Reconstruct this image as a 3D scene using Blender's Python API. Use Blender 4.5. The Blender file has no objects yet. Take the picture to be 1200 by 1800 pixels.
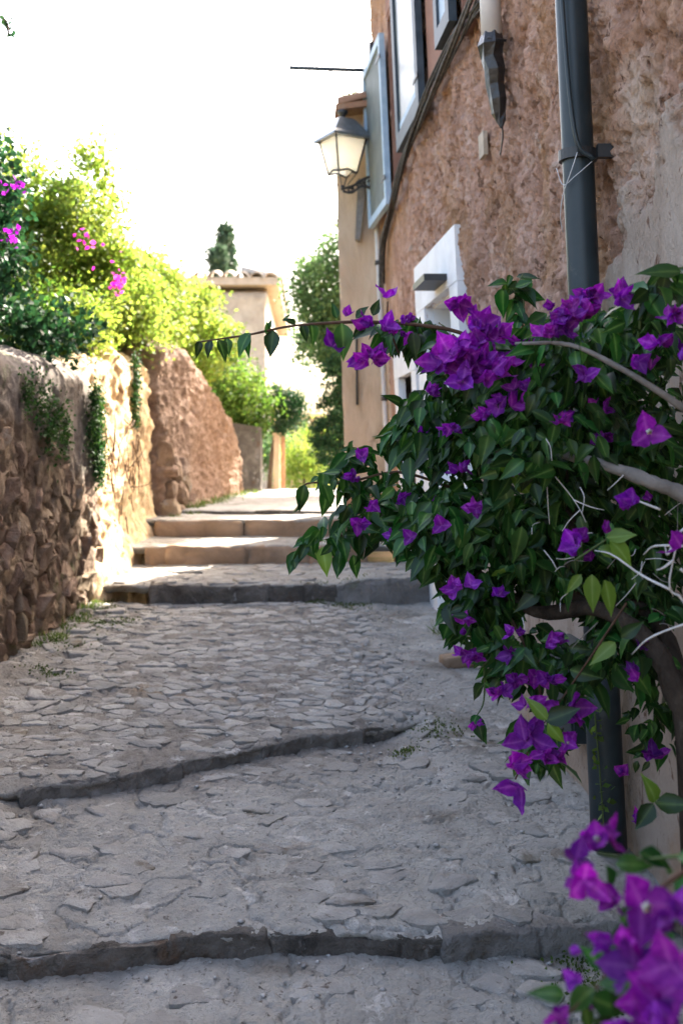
import bpy, math, random
import numpy as np
from mathutils import Vector

# ------------------------------------------------------------------ camera, sky, sun, exposure
scene = bpy.context.scene
col = scene.collection
random.seed(7)
rng = np.random.default_rng(7)
R = math.radians
F, PX, PY, H = 1900.0, 545.0, 800.0, 1.5        # focal length in photo pixels, vanishing point, eye height
cd = bpy.data.cameras.new('camera')
cam = bpy.data.objects.new('camera', cd)
col.objects.link(cam)
cam.location = (0, 0, H)
cam.rotation_euler = (R(90), 0, 0)
cd.sensor_fit = 'VERTICAL'
cd.sensor_height = 36
cd.sensor_width = 24
cd.lens = F / 1800 * 36
cd.shift_x = (600 - PX) / 1800
cd.shift_y = -(900 - PY) / 1800
cd.clip_start = 0.05
cd.clip_end = 2000
cd.dof.use_dof = True
cd.dof.focus_distance = 3.4
cd.dof.aperture_fstop = 3.4
scene.camera = cam

SUN_AZ, SUN_EL = R(33.5), R(39)
world = bpy.data.worlds.new('World')
scene.world = world
world.use_nodes = True
wn = world.node_tree.nodes
wl = world.node_tree.links
wn.clear()
sky = wn.new('ShaderNodeTexSky')
sky.sky_type = 'NISHITA'
sky.sun_disc = False
sky.sun_elevation = SUN_EL
sky.sun_rotation = SUN_AZ
sky.air_density = 1.0
sky.dust_density = 7.0
sky.ozone_density = 0.3
bg = wn.new('ShaderNodeBackground')
bg.inputs['Strength'].default_value = 0.15
wo = wn.new('ShaderNodeOutputWorld')
wl.new(sky.outputs[0], bg.inputs[0])
wl.new(bg.outputs[0], wo.inputs[0])
sl = bpy.data.lights.new('sun', 'SUN')
sl.energy = 5.0
sl.angle = R(0.5)
sl.color = (1.0, 0.93, 0.82)
sun = bpy.data.objects.new('sun', sl)
col.objects.link(sun)
S = Vector((math.sin(SUN_AZ) * math.cos(SUN_EL), math.cos(SUN_AZ) * math.cos(SUN_EL), math.sin(SUN_EL)))
sun.rotation_euler = S.to_track_quat('Z', 'Y').to_euler()
sun.location = (6, 8, 9)
scene.view_settings.view_transform = 'Standard'
scene.view_settings.look = 'None'
scene.view_settings.gamma = 1
scene.view_settings.exposure = 2.78
scene.cycles.use_denoising = True
scene.cycles.max_bounces = 8
scene.cycles.transparent_max_bounces = 8


# ------------------------------------------------------------------ helpers
def at(px, py, Y):
    """a point of the place, from its bearing and its distance along the street"""
    return np.array([(px - PX) / F * Y, Y, H + (PY - py) / F * Y])


def lerp(a, b, t):
    return a + (b - a) * t


def _hash(ix, iy, iz, seed):
    h = (ix.astype(np.int64) * 374761393 + iy.astype(np.int64) * 668265263 + iz.astype(np.int64) * 2147483647 + seed * 1274126177) & 0xFFFFFFFF
    h = ((h ^ (h >> 13)) * 1274126177) & 0xFFFFFFFF
    h = ((h ^ (h >> 16)) * 2246822519) & 0xFFFFFFFF
    h = h ^ (h >> 15)
    return (h & 0xFFFFFF) / float(0xFFFFFF)


def vnoise(x, y, z, seed=0):
    x, y, z = np.broadcast_arrays(np.asarray(x, float), np.asarray(y, float), np.asarray(z, float))
    ix, iy, iz = np.floor(x), np.floor(y), np.floor(z)
    fx, fy, fz = x - ix, y - iy, z - iz
    ux, uy, uz = (f * f * f * (f * (f * 6 - 15) + 10) for f in (fx, fy, fz))
    r = 0
    for dx in (0, 1):
        for dy in (0, 1):
            for dz in (0, 1):
                w = (ux if dx else 1 - ux) * (uy if dy else 1 - uy) * (uz if dz else 1 - uz)
                r = r + w * _hash(ix + dx, iy + dy, iz + dz, seed)
    return r * 2 - 1


def fbm(x, y, z, scale=1.0, octaves=4, seed=0, gain=0.5, ridged=False):
    a, s, r, t = 1.0, scale, 0.0, 0.0
    for o in range(octaves):
        n = vnoise(np.asarray(x) * s, np.asarray(y) * s, np.asarray(z) * s, seed + o * 17)
        if ridged:
            n = 1 - 2 * np.abs(n)
        r = r + a * n
        t += a
        a *= gain
        s *= 2.03
    return r / t


def sstep(a, b, x):
    t = np.clip((x - a) / (b - a), 0, 1)
    return t * t * (3 - 2 * t)


def tag(o, label=None, cat=None, group=None, kind=None):
    if label: o['label'] = label
    if cat: o['category'] = cat
    if group: o['group'] = group
    if kind: o['kind'] = kind
    return o


def mesh_data(name, verts, faces, mats, smooth=True, midx=None, flat_n=0):
    me = bpy.data.meshes.new(name)
    verts = np.asarray(verts, dtype=np.float64)
    if isinstance(faces, np.ndarray):
        n, k = faces.shape
        me.vertices.add(len(verts))
        me.vertices.foreach_set('co', verts.ravel())
        me.loops.add(n * k)
        me.loops.foreach_set('vertex_index', faces.astype(np.int32).ravel())
        me.polygons.add(n)
        me.polygons.foreach_set('loop_start', np.arange(0, n * k, k, dtype=np.int32))
        me.polygons.foreach_set('loop_total', np.full(n, k, dtype=np.int32))
        me.update(calc_edges=True)
    else:
        me.from_pydata(verts.tolist(), [], faces)
    for m in (mats if isinstance(mats, (list, tuple)) else [mats]):
        me.materials.append(m)
    if midx is not None:
        me.polygons.foreach_set('material_index', np.asarray(midx, dtype=np.int32))
    me.polygons.foreach_set('use_smooth', np.full(len(me.polygons), bool(smooth)))
    for i in range(flat_n): me.polygons[i].use_smooth = False      # crisp sides
    me.update()
    return me


def obj(name, data, parent=None, loc=None):
    o = bpy.data.objects.new(name, data)
    col.objects.link(o)
    if parent is not None:
        o.parent = parent
    if loc is not None:
        o.location = loc
    return o


def mobj(name, verts, faces, mats, parent=None, smooth=True, midx=None):
    """mesh given in world coordinates; parents sit at identity or carry only a location"""
    verts = np.asarray(verts, float)
    if parent is not None:
        verts = verts - np.array(world_loc(parent))
    return obj(name, mesh_data(name, verts, faces, mats, smooth, midx), parent)


def world_loc(o):
    l = Vector((0, 0, 0))
    while o is not None:
        l += o.location
        o = o.parent
    return l


def empty(name, loc, label, cat, group=None):
    o = obj(name, None, None, loc)
    o.empty_display_size = 0.1
    return tag(o, label, cat, group)


def attr(o, name, values):
    a = o.data.attributes.new(name, 'FLOAT', 'POINT')
    a.data.foreach_set('value', np.asarray(values, dtype=np.float32).ravel())


def grid_faces(nu, nv, keep=None):
    i = np.arange(nu - 1)[:, None] * nv + np.arange(nv - 1)[None, :]
    f = np.stack([i, i + nv, i + nv + 1, i + 1], -1)
    if keep is not None:
        return f[keep]
    return f.reshape(-1, 4)


class MB:
    def __init__(s):
        s.v, s.f = [], []

    def add(s, v, f):
        b = len(s.v)
        s.v += [tuple(p) for p in v]
        s.f += [tuple(i + b for i in q) for q in f]
        return s

    def box(s, lo, hi):
        x0, y0, z0 = lo
        x1, y1, z1 = hi
        v = [(x0, y0, z0), (x1, y0, z0), (x1, y1, z0), (x0, y1, z0), (x0, y0, z1), (x1, y0, z1), (x1, y1, z1), (x0, y1, z1)]
        return s.add(v, [(0, 3, 2, 1), (4, 5, 6, 7), (0, 1, 5, 4), (1, 2, 6, 5), (2, 3, 7, 6), (3, 0, 4, 7)])

    def hexa(s, v):
        return s.add(v, [(0, 3, 2, 1), (4, 5, 6, 7), (0, 1, 5, 4), (1, 2, 6, 5), (2, 3, 7, 6), (3, 0, 4, 7)])

    def tube(s, pts, rad, n=8, cap=True):
        v, f = tube(pts, rad, n, cap)
        return s.add(v, f)

    def build(s, name, m, parent=None, smooth=False):
        return mobj(name, np.array(s.v), s.f, m, parent, smooth)


def tube(pts, rad, n=8, cap=True):
    pts = [Vector(p) for p in pts]
    if not hasattr(rad, '__len__'):
        rad = [rad] * len(pts)
    v, f = [], []
    up = Vector((0.13, 0.27, 0.95)).normalized()
    for i, p in enumerate(pts):
        d = (pts[min(i + 1, len(pts) - 1)] - pts[max(i - 1, 0)]).normalized()
        if abs(d.dot(up)) > 0.97:
            a = d.cross(Vector((1, 0.1, 0))).normalized()
        else:
            a = d.cross(up).normalized()
        b = d.cross(a).normalized()
        for k in range(n):
            t = 2 * math.pi * k / n
            v.append(p + (a * math.cos(t) + b * math.sin(t)) * rad[i])
    for i in range(len(pts) - 1):
        for k in range(n):
            q = (k + 1) % n
            f.append((i * n + k, i * n + q, (i + 1) * n + q, (i + 1) * n + k))
    if cap:
        f.append(tuple(range(n - 1, -1, -1)))
        f.append(tuple((len(pts) - 1) * n + k for k in range(n)))
    return v, f


def spline(pts, n=24):
    """Catmull-Rom through the points"""
    P = [np.array(p, float) for p in pts]
    P = [2 * P[0] - P[1]] + P + [2 * P[-1] - P[-2]]
    out = []
    segs = len(P) - 3
    for i in range(n + 1):
        t = i / n * segs
        k = min(int(t), segs - 1)
        u = t - k
        a, b, c, d = P[k:k + 4]
        out.append(0.5 * (2 * b + (c - a) * u + (2 * a - 5 * b + 4 * c - d) * u * u + (3 * b - a - 3 * c + d) * u ** 3))
    return out


def clip(poly, nx, ny, d):
    out = []
    for i in range(len(poly)):
        a, b = poly[i], poly[(i + 1) % len(poly)]
        da, db = a[0] * nx + a[1] * ny - d, b[0] * nx + b[1] * ny - d
        if da <= 0: out.append(a)
        if da * db < 0:
            t = da / (da - db)
            out.append((a[0] + (b[0] - a[0]) * t, a[1] + (b[1] - a[1]) * t))
    return out


def voronoi(pts, box, k=22):
    pts = np.asarray(pts)
    cells = []
    for i, p in enumerate(pts):
        d2 = ((pts - p) ** 2).sum(1)
        idx = np.argsort(d2)[1:k]
        poly = [(box[0], box[2]), (box[1], box[2]), (box[1], box[3]), (box[0], box[3])]
        for j in idx:
            q = pts[j]
            nx, ny = q - p
            poly = clip(poly, nx, ny, (q @ q - p @ p) / 2)
            if len(poly) < 3: break
        cells.append(poly)
    return cells


def seeds(x0, x1, y0, y1, sx, sy, jit=0.42):
    out = []
    r = 0
    y = y0
    while y < y1:
        x = x0 + (sx / 2 if r % 2 else 0)
        while x < x1:
            out.append((x + random.uniform(-jit, jit) * sx, y + random.uniform(-jit, jit) * sy))
            x += sx
        y += sy
        r += 1
    return out


def stone_piece(poly, gap, depth, height, bulge, tilt=(0, 0), jag=0.1, inner=0.68, rs=None):
    """a stone from its outline: returns (u, v, h) vertices and faces"""
    rs = rs or random
    c = np.mean(poly, 0)
    pts = []
    n = len(poly)
    for i in range(n):
        a, b = np.array(poly[i]), np.array(poly[(i + 1) % n])
        L = np.linalg.norm(b - a)
        if L < 1e-6: continue
        pts.append(lerp(a, b, 0.14))
        m = lerp(a, b, rs.uniform(.4, .6))
        pts.append(m + (c - m) * rs.uniform(-jag * .6, jag))
        pts.append(lerp(a, b, 0.86))
    pts = np.array(pts)
    size = np.sqrt(np.mean(((pts - c) ** 2).sum(1)))
    sh = 1 - gap / max(size, 1e-4)
    if sh < .35: return None
    v, f = [], []
    n = len(pts)
    rings = [(sh * 1.0, -depth), (sh, height * .75), (sh * .965, height), (sh * inner, height + bulge)]
    for s, h in rings:
        for p in pts:
            q = c + (p - c) * s * (1 + rs.uniform(-.02, .02))
            hh = h
            if h > 0:
                hh = h + tilt[0] * (q[0] - c[0]) + tilt[1] * (q[1] - c[1]) + rs.uniform(-.12, .12) * bulge
            v.append((q[0], q[1], hh))
    v.append((c[0], c[1], height + bulge * rs.uniform(.8, 1.3)))
    for r in range(3):
        for k in range(n):
            q = (k + 1) % n
            f.append((r * n + k, r * n + q, (r + 1) * n + q, (r + 1) * n + k))
    for k in range(n):
        f.append((3 * n + k, 3 * n + (k + 1) % n, 4 * n))
    return np.array(v), f


# ------------------------------------------------------------------ materials
def srgb(r, g, b):
    return tuple(((c / 255) / 12.92 if c / 255 <= .04045 else ((c / 255 + .055) / 1.055) ** 2.4) for c in (r, g, b)) + (1,)


def mat(name, stops, scale=4.0, detail=6, dist=0.3, rough=0.9, spec=0.2, bumps=(), patches=(), rand=0, rsrc='object',
        transl=0.0, stretch=(1, 1, 1), attrmix=None, hue=0.0, metal=0.0, rib=None):
    m = bpy.data.materials.new(name)
    m.use_nodes = True
    nt = m.node_tree
    N, L = nt.nodes, nt.links
    N.clear()
    out = N.new('ShaderNodeOutputMaterial')
    p = N.new('ShaderNodeBsdfPrincipled')
    p.inputs['Roughness'].default_value = rough
    p.inputs['Specular IOR Level'].default_value = spec
    p.inputs['Metallic'].default_value = metal
    tc = N.new('ShaderNodeNewGeometry')
    mp = N.new('ShaderNodeMapping')
    mp.inputs['Scale'].default_value = stretch
    L.new(tc.outputs['Position'], mp.inputs['Vector'])

    def noise(sc, dt=6, ds=0.0, off=0):
        n = N.new('ShaderNodeTexNoise')
        n.inputs['Scale'].default_value = sc
        n.inputs['Detail'].default_value = dt
        n.inputs['Roughness'].default_value = .62
        n.inputs['Distortion'].default_value = ds
        if off:
            m2 = N.new('ShaderNodeMapping')
            m2.inputs['Location'].default_value = (off, off * 1.7, off * .6)
            L.new(mp.outputs[0], m2.inputs['Vector'])
            L.new(m2.outputs[0], n.inputs['Vector'])
        else:
            L.new(mp.outputs[0], n.inputs['Vector'])
        return n.outputs['Fac']

    def mixc(f, a, b):
        x = N.new('ShaderNodeMix')
        x.data_type = 'RGBA'
        if hasattr(f, 'links') or isinstance(f, bpy.types.NodeSocket): L.new(f, x.inputs[0])
        else: x.inputs[0].default_value = f
        if isinstance(a, bpy.types.NodeSocket): L.new(a, x.inputs[6])
        else: x.inputs[6].default_value = a
        if isinstance(b, bpy.types.NodeSocket): L.new(b, x.inputs[7])
        else: x.inputs[7].default_value = b
        return x.outputs[2]

    def ramp(f, st):
        r = N.new('ShaderNodeValToRGB')
        e = r.color_ramp.elements
        while len(e) < len(st): e.new(.5)
        for el, (ps, c) in zip(e, st):
            el.position = ps
            el.color = c
        L.new(f, r.inputs[0])
        return r.outputs[0]

    c = ramp(noise(scale, detail, dist), stops)
    if attrmix:                                   # (attribute, stops, scale): the second coat where the surface carries it
        an, st2, sc2 = attrmix
        a = N.new('ShaderNodeAttribute')
        a.attribute_name = an
        c = mixc(a.outputs['Fac'], c, ramp(noise(sc2, 6, .4, 5), st2))
    for i, (pc, ps, lo, hi) in enumerate(patches):
        f = ramp(noise(ps, 7, .5, 11 + 7 * i), [(lo, (0, 0, 0, 1)), (hi, (1, 1, 1, 1))])
        c = mixc(f, c, pc)
    if rib:                                       # (colour, sharpness, amount): the midrib of a leaf
        a = N.new('ShaderNodeAttribute')
        a.attribute_name = 'rib'
        pw = N.new('ShaderNodeMath')
        pw.operation = 'POWER'
        L.new(a.outputs['Fac'], pw.inputs[0])
        pw.inputs[1].default_value = rib[1]
        ml_ = N.new('ShaderNodeMath')
        ml_.operation = 'MULTIPLY'
        L.new(pw.outputs[0], ml_.inputs[0])
        ml_.inputs[1].default_value = rib[2]
        c = mixc(ml_.outputs[0], c, rib[0])
    if rand:
        if rsrc == 'object':
            oi = N.new('ShaderNodeObjectInfo')
            rv = oi.outputs['Random']
        else:
            rv = tc.outputs['Random Per Island']
        mr = N.new('ShaderNodeMapRange')
        mr.inputs[3].default_value = 1 - rand
        mr.inputs[4].default_value = 1 + rand
        L.new(rv, mr.inputs[0])
        hs = N.new('ShaderNodeHueSaturation')
        L.new(mr.outputs[0], hs.inputs['Value'])
        if hue:
            mh = N.new('ShaderNodeMapRange')
            mh.inputs[3].default_value = .5 - hue
            mh.inputs[4].default_value = .5 + hue
            ml = N.new('ShaderNodeMath')
            ml.operation = 'FRACT'
            mm = N.new('ShaderNodeMath')
            mm.operation = 'MULTIPLY'
            mm.inputs[1].default_value = 7.31
            L.new(rv, mm.inputs[0])
            L.new(mm.outputs[0], ml.inputs[0])
            L.new(ml.outputs[0], mh.inputs[0])
            L.new(mh.outputs[0], hs.inputs['Hue'])
        L.new(c, hs.inputs['Color'])
        c = hs.outputs[0]
    L.new(c, p.inputs['Base Color'])
    nrm = None
    for i, (bs, st, bd) in enumerate(bumps):
        b = N.new('ShaderNodeBump')
        b.inputs['Strength'].default_value = st
        b.inputs['Distance'].default_value = bd
        L.new(noise(bs, 8, .2, 3 + i * 5), b.inputs['Height'])
        if nrm is not None: L.new(nrm, b.inputs['Normal'])
        nrm = b.outputs[0]
    if nrm is not None: L.new(nrm, p.inputs['Normal'])
    if transl:
        t = N.new('ShaderNodeBsdfTranslucent')
        hs2 = N.new('ShaderNodeHueSaturation')
        hs2.inputs['Value'].default_value = 1.6
        hs2.inputs['Saturation'].default_value = 1.1
        L.new(c, hs2.inputs['Color'])
        L.new(hs2.outputs[0], t.inputs['Color'])
        mx = N.new('ShaderNodeMixShader')
        mx.inputs[0].default_value = transl
        L.new(p.outputs[0], mx.inputs[1])
        L.new(t.outputs[0], mx.inputs[2])
        L.new(mx.outputs[0], out.inputs[0])
    else:
        L.new(p.outputs[0], out.inputs[0])
    return m


def g(v, w=0.0):
    """grey of reflectance v, warmed by w"""
    return (v * (1 + w), v, v * (1 - w), 1)


M = {}
PST = [(.22, (.205, .19, .168, 1)), (.42, (.325, .31, .282, 1)), (.58, (.39, .375, .345, 1)), (.8, (.48, .465, .435, 1))]
M['path'] = mat('path_mortar', PST, 3.2, 9, .7, attrmix=('grit', [(.3, (.17, .15, .13, 1)), (.7, (.29, .27, .245, 1))], 14),
                patches=[((.18, .16, .135, 1), 2.1, .58, .70), ((.25, .19, .13, 1), 1.3, .64, .74), ((.52, .50, .47, 1), 8, .60, .66), ((.11, .095, .08, 1), 21, .63, .70), ((.16, .14, .12, 1), 55, .60, .68)],
                bumps=[(38, .9, .03), (150, .8, .010)])
PST2 = [(p, (c[0] * .88, c[1] * .88, c[2] * .89, 1)) for p, c in PST]
M['paving'] = mat('paving_stone', PST2, 7, 9, .6, rand=.16, hue=.008,
                  patches=[((.17, .145, .115, 1), 5, .58, .68), ((.26, .19, .12, 1), 3, .64, .76), ((.12, .10, .085, 1), 26, .63, .70)], bumps=[(45, .9, .02), (190, .8, .007)])
M['paving_stuff'] = mat('paving_stone_small', PST2, 7, 9, .6, rand=.16, hue=.008, rsrc='island',
                        patches=[((.17, .145, .115, 1), 5, .58, .68), ((.12, .10, .085, 1), 26, .63, .70)], bumps=[(45, .9, .02)])
M['gravel'] = mat('pebble', [(.3, g(.2, .06)), (.7, g(.42, .03))], 30, 4, rand=.3, rsrc='island', bumps=[(90, .4, .006)])
M['step_dark'] = mat('step_stone_dark', [(.3, g(.075, .1)), (.5, g(.13, .12)), (.75, g(.24, .08))], 7, 8, .5, rand=.2,
                     patches=[((.14, .085, .05, 1), 4, .58, .72), (g(.34, .03), 11, .60, .68), (g(.035, .1), 6, .6, .7)], bumps=[(30, 1.0, .035), (120, .9, .012)])
M['step_slab'] = mat('step_slab', [(.3, (.20, .14, .095, 1)), (.6, (.30, .215, .15, 1)), (.8, (.38, .30, .23, 1))], 5, 8, .4, rand=.12,
                     bumps=[(30, .5, .014), (120, .4, .005)])
M['step_grey'] = mat('step_stone_grey', [(.3, g(.15, .06)), (.6, g(.25, .05)), (.8, g(.34, .03))], 8, 8, .4, rand=.15,
                     patches=[((.13, .10, .06, 1), 5, .58, .72), ((.10, .12, .05, 1), 3, .62, .74)], bumps=[(30, 1.0, .03), (120, .9, .012)])
M['step_grey2'] = mat('step_stone_worn', [(.3, g(.08, .1)), (.55, g(.15, .09)), (.8, g(.30, .05))], 9, 8, .5, rand=.15,
                      patches=[(g(.05, .1), 14, .6, .7)], bumps=[(34, .9, .02), (130, .7, .008)])
M['wall_stone'] = mat('wall_stone', [(.28, (.13, .088, .06, 1)), (.5, (.23, .16, .11, 1)), (.75, (.38, .29, .21, 1))], 8, 8, .5, rand=.28, hue=.012,
                      patches=[(g(.30, .12), 5, .60, .74)], bumps=[(26, .8, .02), (100, .6, .008)])
M['wall_mortar'] = mat('wall_mortar', [(.3, (.12, .085, .06, 1)), (.6, (.21, .15, .105, 1)), (.8, (.30, .22, .16, 1))], 10, 8, .4,
                       attrmix=('render', [(.3, (.13, .105, .085, 1)), (.55, (.22, .185, .16, 1)), (.8, (.31, .265, .235, 1))], 3.5),
                       patches=[((.075, .105, .03, 1), 1.9, .58, .68), ((.24, .21, .06, 1), 5.5, .70, .76)], bumps=[(22, .8, .025), (90, .6, .01)])
M['bank'] = mat('sandy_bank', [(.25, (.48, .30, .15, 1)), (.5, (.72, .52, .30, 1)), (.75, (.82, .66, .44, 1))], 5, 8, .5,
                patches=[((.28, .15, .07, 1), 7, .60, .70)], bumps=[(24, .8, .03), (90, .6, .01)])
M['earth_wall'] = mat('earth_wall', [(.25, (.13, .083, .058, 1)), (.5, (.23, .152, .108, 1)), (.75, (.34, .245, .185, 1))], 9, 10, .7,
                      patches=[((.15, .085, .05, 1), 14, .60, .70), ((.38, .29, .22, 1), 9, .64, .72)], bumps=[(30, .9, .03), (110, .7, .01)])
M['facade'] = mat('facade_render', [(.26, (.19, .10, .06, 1)), (.42, (.43, .250, .170, 1)), (.56, (.58, .365, .270, 1)), (.74, (.72, .53, .42, 1))], 4.5, 10, .9,
                  attrmix=('plaster', [(.3, (.38, .285, .215, 1)), (.5, (.50, .40, .32, 1)), (.8, (.60, .51, .43, 1))], 3.4),
                  patches=[((.17, .085, .05, 1), 9, .61, .70), ((.66, .52, .42, 1), 7, .62, .72), (g(.46, .08), 3.5, .68, .75), ((.46, .26, .13, 1), 1.3, .50, .66), ((.62, .47, .36, 1), 1.9, .62, .74), ((.12, .06, .035, 1), 30, .64, .70), ((.20, .11, .07, 1), 14, .62, .68)],
                  stretch=(1, 1, .6), bumps=[(45, 1.0, .03), (140, .9, .012)])
M['house_b'] = mat('sandy_render', [(.25, (.46, .33, .21, 1)), (.5, (.60, .45, .31, 1)), (.78, (.70, .55, .40, 1))], 4, 8, .5, stretch=(1, 1, .35),
                   patches=[((.34, .22, .13, 1), 9, .66, .74)], bumps=[(30, .7, .015), (110, .6, .005)])
M['plinth'] = mat('brick_plinth', [(.3, (.30, .15, .09, 1)), (.7, (.45, .27, .17, 1))], 9, 6, bumps=[(30, .7, .015)])
M['white'] = mat('white_paint', [(.35, g(.68, -.02)), (.7, g(.82, -.02))], 5, 6, rough=.6, bumps=[(60, .25, .004)])
M['shutter_frame'] = mat('pale_blue_paint', [(.35, (.30, .41, .52, 1)), (.7, (.42, .53, .63, 1))], 8, 6, rough=.55, bumps=[(80, .2, .003)])
M['shutter_panel'] = mat('grey_green_panel', [(.35, (.10, .12, .115, 1)), (.7, (.16, .18, .17, 1))], 6, 6, rough=.6, bumps=[(60, .2, .003)])
M['dark_blue'] = mat('dark_blue_paint', [(.35, (.03, .045, .06, 1)), (.7, (.06, .08, .10, 1))], 8, 6, rough=.5)
M['reveal'] = mat('brown_reveal', [(.3, (.22, .115, .085, 1)), (.7, (.30, .17, .125, 1))], 4, 6, bumps=[(50, .3, .006)])
M['dark_room'] = mat('dark_interior', [(.3, g(.02)), (.7, g(.03))], 3)
M['glass'] = mat('window_glass', [(.3, (.05, .06, .06, 1)), (.7, (.10, .12, .11, 1))], 5, rough=.3, spec=.25, bumps=[(4, .15, .02)])
M['pipe'] = mat('green_grey_pipe', [(.35, (.014, .024, .029, 1)), (.7, (.026, .038, .044, 1))], 5, 8, rough=.42, spec=.4, patches=[((.06, .065, .06, 1), 9, .64, .72)], bumps=[(60, .08, .002)])
M['pvc'] = mat('grey_conduit', [(.35, g(.50, .03)), (.7, g(.62, .03))], 5, rough=.45, spec=.4)
M['black_tape'] = mat('black_plastic', [(.35, g(.012)), (.7, g(.03))], 20, rough=.35, spec=.5, bumps=[(30, .6, .01)])
M['cable'] = mat('weathered_cable', [(.35, g(.03, .05)), (.6, g(.07, .05)), (.8, g(.2, .05))], 30, rough=.7, rand=.4)
M['iron'] = mat('black_iron', [(.35, g(.018)), (.7, g(.035))], 20, rough=.45, spec=.5)
M['lamp_roof'] = mat('lamp_roof_metal', [(.35, g(.20, -.05)), (.7, g(.28, -.05))], 12, rough=.3, spec=.6, metal=.7)
M['lamp_pane'] = mat('frosted_pane', [(.3, (.88, .85, .79, 1)), (.7, (.92, .90, .86, 1))], 4, rough=.25, transl=.7)
M['wire'] = mat('pale_wire', [(.3, g(.5)), (.7, g(.6))], 9, rough=.5)
M['tile'] = mat('roof_tile', [(.3, (.25, .12, .07, 1)), (.6, (.38, .21, .13, 1)), (.8, (.45, .32, .22, 1))], 6, rand=.25, bumps=[(50, .5, .01)])
M['far_house'] = mat('far_stone_house', [(.3, (.34, .28, .22, 1)), (.6, (.50, .43, .34, 1)), (.8, (.6, .53, .44, 1))], 3, 8, .4, bumps=[(8, .7, .05)])
M['far_roof'] = mat('far_roof_tile', [(.3, (.40, .33, .26, 1)), (.7, (.56, .48, .39, 1))], 5, rand=.2, bumps=[(20, .5, .03)])
M['bark'] = mat('bark', [(.3, (.055, .04, .03, 1)), (.6, (.12, .09, .065, 1)), (.8, (.2, .165, .13, 1))], 18, 8, .5, stretch=(1, 1, .4), bumps=[(40, .8, .01)])
M['trunk'] = mat('dark_trunk', [(.3, (.025, .018, .013, 1)), (.6, (.06, .045, .033, 1)), (.8, (.12, .10, .08, 1))], 22, 8, .6, stretch=(1, 1, .5), bumps=[(45, 1, .015), (140, .8, .006)])
M['stem_brown'] = mat('brown_stem', [(.3, (.06, .032, .02, 1)), (.7, (.12, .07, .045, 1))], 25, 6, bumps=[(60, .6, .006)])
M['grey_branch'] = mat('grey_branch', [(.3, (.13, .115, .10, 1)), (.7, (.27, .245, .22, 1))], 20, 6, bumps=[(50, .6, .006)])
M['twig_pale'] = mat('pale_dry_twig', [(.3, (.42, .40, .37, 1)), (.7, (.6, .58, .55, 1))], 20)
M['green_stem'] = mat('green_stem', [(.3, (.05, .08, .025, 1)), (.7, (.10, .13, .05, 1))], 20)
M['leaf'] = mat('bougainvillea_leaf', [(.3, (.012, .050, .010, 1)), (.6, (.027, .090, .017, 1)), (.8, (.065, .15, .028, 1))], 9, 3, rough=.38, spec=.32, rib=((.13, .24, .06, 1), 7, .75),
                rand=.6, hue=.02, transl=.28)
M['leaf_stuff'] = mat('bougainvillea_foliage', [(.3, (.009, .036, .007, 1)), (.6, (.018, .062, .011, 1)), (.8, (.045, .11, .018, 1))], 9, 3, rough=.38, spec=.32, rib=((.12, .22, .055, 1), 7, .75),  # darker copy of the leaf greens, standing in for shade inside the bush
                      rand=.6, rsrc='island', hue=.02, transl=.28)
M['leaf_lime'] = mat('young_leaf', [(.3, (.09, .17, .02, 1)), (.7, (.15, .25, .04, 1))], 6, 3, rough=.36, spec=.3, rand=.2, transl=.3, rib=((.24, .36, .10, 1), 7, .7))
M['bract'] = mat('purple_bract', [(.3, (.12, .008, .18, 1)), (.5, (.20, .018, .28, 1)), (.72, (.36, .06, .42, 1))], 40, 5, 1.2, rough=.6, spec=.2, rand=.4, hue=.03, rib=((.46, .12, .50, 1), 6, .7),
                 transl=.35, bumps=[(60, .8, .006), (160, .6, .003)])
M['bract_pink'] = mat('pink_bract', [(.3, (.62, .05, .36, 1)), (.7, (.75, .12, .5, 1))], 12, 3, rand=.2, rsrc='island', transl=.45)
M['bract_far'] = mat('far_purple_bract', [(.3, (.20, .02, .26, 1)), (.7, (.32, .05, .38, 1))], 12, 3, rand=.3, rsrc='island', transl=.4)
M['bloom'] = mat('cream_bloom', [(.3, (.72, .72, .55, 1)), (.7, (.85, .85, .7, 1))], 10)


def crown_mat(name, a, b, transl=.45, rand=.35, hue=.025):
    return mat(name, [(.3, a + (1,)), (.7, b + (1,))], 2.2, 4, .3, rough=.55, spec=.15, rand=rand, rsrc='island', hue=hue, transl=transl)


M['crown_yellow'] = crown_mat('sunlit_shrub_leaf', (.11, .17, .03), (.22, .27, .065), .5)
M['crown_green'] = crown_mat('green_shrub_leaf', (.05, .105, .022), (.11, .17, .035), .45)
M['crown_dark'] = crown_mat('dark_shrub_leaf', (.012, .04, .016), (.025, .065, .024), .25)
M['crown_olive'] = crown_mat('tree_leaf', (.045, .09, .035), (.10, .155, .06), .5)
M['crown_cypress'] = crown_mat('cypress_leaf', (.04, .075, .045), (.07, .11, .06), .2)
M['moss'] = crown_mat('moss_leaf', (.04, .075, .015), (.08, .11, .03), .3)
M['ivy'] = crown_mat('ivy_leaf', (.02, .055, .015), (.045, .09, .025), .3)
M['grass'] = crown_mat('grass_blade', (.06, .10, .02), (.12, .16, .05), .3)
M['soil'] = mat('soil', [(.3, (.16, .11, .07, 1)), (.7, (.28, .21, .14, 1))], 1.5, 8, patches=[((.09, .12, .03, 1), .8, .5, .62)], bumps=[(12, .6, .05)])

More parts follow.
